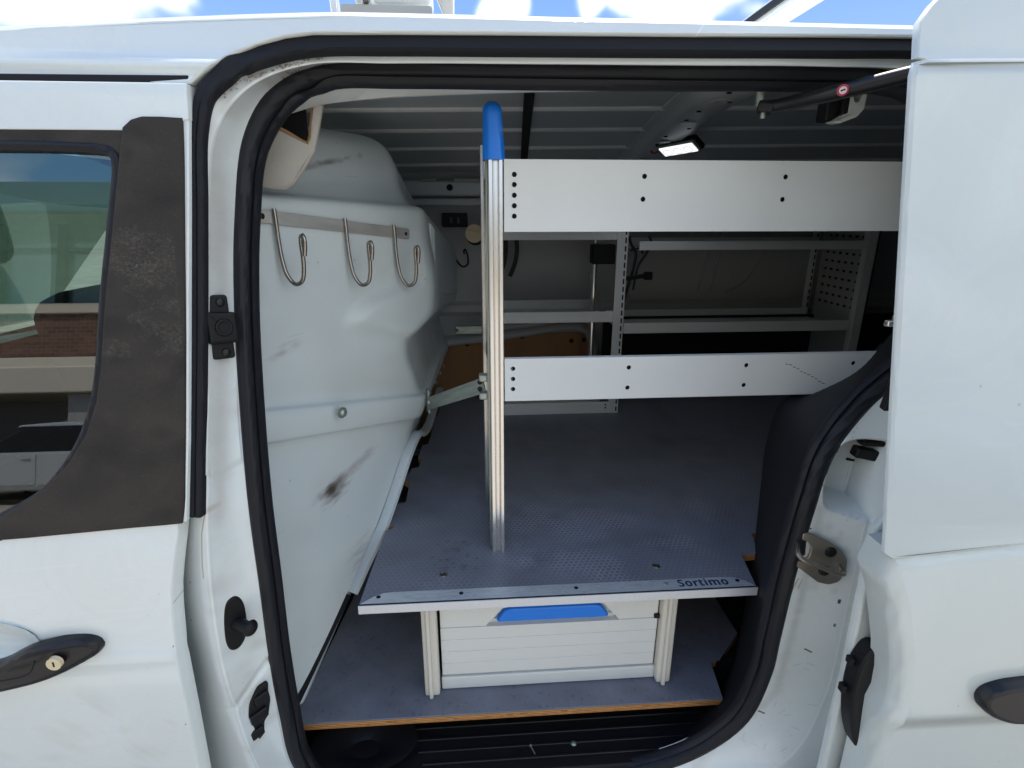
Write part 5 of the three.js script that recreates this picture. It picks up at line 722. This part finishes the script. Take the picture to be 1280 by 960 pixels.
{
  const t = thing('roof_bar', 'white roof bar with a dark side running across the roof', 'roof bar');
  mesh('bar', barBetween(V(0.664, 1.862, -0.40), V(0.69, 1.862, -1.6), 0.064, 0.035, 0.006), M.paintPlain, t);
  mesh('side_strip', barBetween(V(0.628, 1.862, -0.40), V(0.654, 1.862, -1.6), 0.006, 0.014, 0.001), M.black, t);
for (const [x, z] of [[0.67, -0.80], [0.685, -1.38]]) mesh('foot', box(0.05, 0.10, 0.05, x, 1.80, z, 0.006), M.paintPlain, t);
}

// ------------------------------------------------------------------ the car park behind, which the cab window mirrors
{
  const g = new THREE.PlaneGeometry(1200, 1200, 1, 1).rotateX(-Math.PI / 2); const u = g.attributes.uv; for (let i = 0; i < u.count; i++) u.setXY(i, u.getX(i) * 240, u.getY(i) * 240);
  const gm = new THREE.MeshStandardMaterial({ color: 0xffffff, roughness: 0.95, map: noiseTex(512, 8, (a, b) => { const v = 0.56 + 0.14 * a + 0.12 * (b - 0.5); return [v, v * 0.97, v * 0.92]; }, { srgb: true }) });
  const ground = mesh('ground', g, gm); scene.add(ground); ground.userData.kind = 'structure';
  const kerb = mesh('grass_verge', box(60, 0.1, 5, -12, 0.03, 11.5, 0.03), new THREE.MeshStandardMaterial({ color: 0x8c7d5a, roughness: 1, map: noiseTex(256, 10, (a, b) => 0.6 + 0.4 * b, { srgb: true, repeat: [30, 4] }) })); scene.add(kerb); kerb.userData.kind = 'structure';
}
{
  const t = thing('office_building', 'brick office building with canopy, mirrored in the cab window', 'building');
  const bx = -16, z = 16, brick = new THREE.MeshStandardMaterial({ color: 0xffffff, roughness: 0.85, map: canvasTex(512, 512, (c, w, h) => { c.fillStyle = '#7d766c'; c.fillRect(0, 0, w, h); for (let r = 0; r < 16; r++) for (let k = -1; k < 8; k++) { const v = rnd() * 30; c.fillStyle = `rgb(${96 + v},${70 + v * 0.8},${60 + v * 0.7})`; c.fillRect(k * 64 + (r & 1) * 32 + 2, r * 32 + 2, 60, 28); } }, { repeat: [14, 0.7] }) });
  mesh('wall', [box(30, 1.3, 6, bx, 4.35, z + 3, 0.02)], brick, t);
  mesh('band', [box(30.2, 0.35, 6.2, bx, 3.5, z + 3, 0.02), box(30.2, 0.3, 6.2, bx, 5.15, z + 3, 0.02)], M.cream, t);
  mesh('ground_floor', box(30, 3.3, 5, bx, 1.65, z + 3.6, 0.02), M.wallGrey, t);
  mesh('glazing', box(30, 2.6, 0.1, bx, 6.5, z + 0.3, 0.01), new THREE.MeshStandardMaterial({ color: 0x6b8480, roughness: 0.12, metalness: 0.5 }), t);
  for (let i = 0; i < 17; i++) mesh('mullion', box(0.26, 2.6, 0.3, bx - 14.4 + i * 1.8, 6.5, z + 0.2, 0.02), M.black, t);
  mesh('transom', box(30, 0.14, 0.2, bx, 7.0, z + 0.2, 0.02), M.black, t);
  mesh('roof_canopy', [box(32, 0.7, 7, bx, 8.15, z + 2.2, 0.05)], new THREE.MeshStandardMaterial({ color: 0x4a4f52, roughness: 0.7 }), t);
  mesh('porch_roof', box(30, 0.7, 3, bx, 2.75, z - 0.9, 0.05), M.cream, t);
  for (let i = 0; i < 5; i++) mesh('pillar', box(0.9, 2.4, 0.7, bx - 12 + i * 6, 1.2, z - 1.8, 0.03), M.wallGrey, t);
}
{
  const t = thing('hedge', 'dark clipped hedge in front of the brick building', 'hedge'); const n = 2600, geos = [], pos = [], idx = [];
  for (let i = 0; i < n; i++) { const x = -30 + rnd() * 32, y = 0.1 + rnd() * (1.25 + 0.25 * Math.sin(x * 1.7)), z = 13.4 + rnd() * 0.9, s = 0.10 + rnd() * 0.12, a = rnd() * 6.28, b = rnd() * 3; const u = V(Math.cos(a), Math.sin(b) * 0.6, Math.sin(a)).multiplyScalar(s), v = V(-Math.sin(a) * 0.5, Math.cos(b), Math.cos(a) * 0.5).multiplyScalar(s * 0.7), o = V(x, y, z), k = pos.length / 3; for (const p of [o.clone().sub(u), o.clone().add(v), o.clone().add(u), o.clone().sub(v)]) pos.push(p.x, p.y, p.z); idx.push(k, k + 1, k + 2, k, k + 2, k + 3); }
  const g = new THREE.BufferGeometry(); g.setAttribute('position', new THREE.Float32BufferAttribute(pos, 3)); g.setIndex(idx); g.computeVertexNormals(); g.setAttribute('uv', new THREE.Float32BufferAttribute(new Float32Array(pos.length / 3 * 2), 2));
  mesh('foliage', g, new THREE.MeshStandardMaterial({ color: new THREE.Color().setRGB(0.05, 0.08, 0.035), roughness: 0.9 }), t);
}
{
  const t = thing('parked_car', 'silver parked hatchback, mirrored low in the cab window', 'car'); t.position.set(-7.2, 0, 9.4); t.rotation.y = 0.12;
  const silver = new THREE.MeshPhysicalMaterial({ color: 0xb9c0c2, roughness: 0.35, clearcoat: 1, clearcoatRoughness: 0.08, metalness: 0.3 });
  const side = [[-2.05, 0.35], [-2.08, 0.62], [-1.95, 0.80], [-1.05, 0.95], [-0.90, 0.98], [1.75, 0.99], [2.02, 0.90], [2.08, 0.55], [2.02, 0.32], [1.66, 0.30], [1.60, 0.52], [1.45, 0.64], [1.25, 0.67], [1.05, 0.64], [0.90, 0.52], [0.84, 0.30], [-0.92, 0.28], [-0.98, 0.52], [-1.12, 0.64], [-1.30, 0.67], [-1.50, 0.64], [-1.64, 0.52], [-1.70, 0.30]];
  mesh('body', plate(side, 1.7, 0.06).translate(0, 0, -0.85), silver, t);
  mesh('cabin_glass', plate([[-0.98, 0.96], [-0.25, 1.42], [1.10, 1.45], [1.80, 0.97]], 1.44, 0.08).translate(0, 0, -0.72), M.blackGloss, t);
  mesh('roof', plate([[-0.32, 1.41], [-0.25, 1.45], [0.5, 1.49], [1.12, 1.47], [1.2, 1.41]], 1.40, 0.03).translate(0, 0, -0.70), silver, t);
  for (const x of [-1.31, 1.25]) for (const z of [-0.80, 0.80]) { const w = mesh('wheel', cyl(0.31, 0.31, 0.2, V(x, 0.31, z), V(0, 0, 1), 30), M.rubberMatt, t); mesh('rim', cyl(0.2, 0.2, 0.22, V(x, 0.31, z), V(0, 0, 1), 24), M.zinc, w); }
  for (const z of [-0.62, 0.62]) mesh('headlight', box(0.1, 0.14, 0.36, -2.03, 0.68, z, 0.04), M.grey, t);
  for (const z of [-0.86, 0.86]) { const d = mesh('door', box(1.05, 0.56, 0.03, -0.32, 0.68, z, 0.012), silver, t); mesh('handle', box(0.16, 0.03, 0.03, 0.06, 0.86, z * 1.02, 0.008), M.zinc, d); mesh('door', box(0.95, 0.56, 0.03, 0.72, 0.68, z, 0.012), silver, t); }
}
renderer.render(scene, camera);
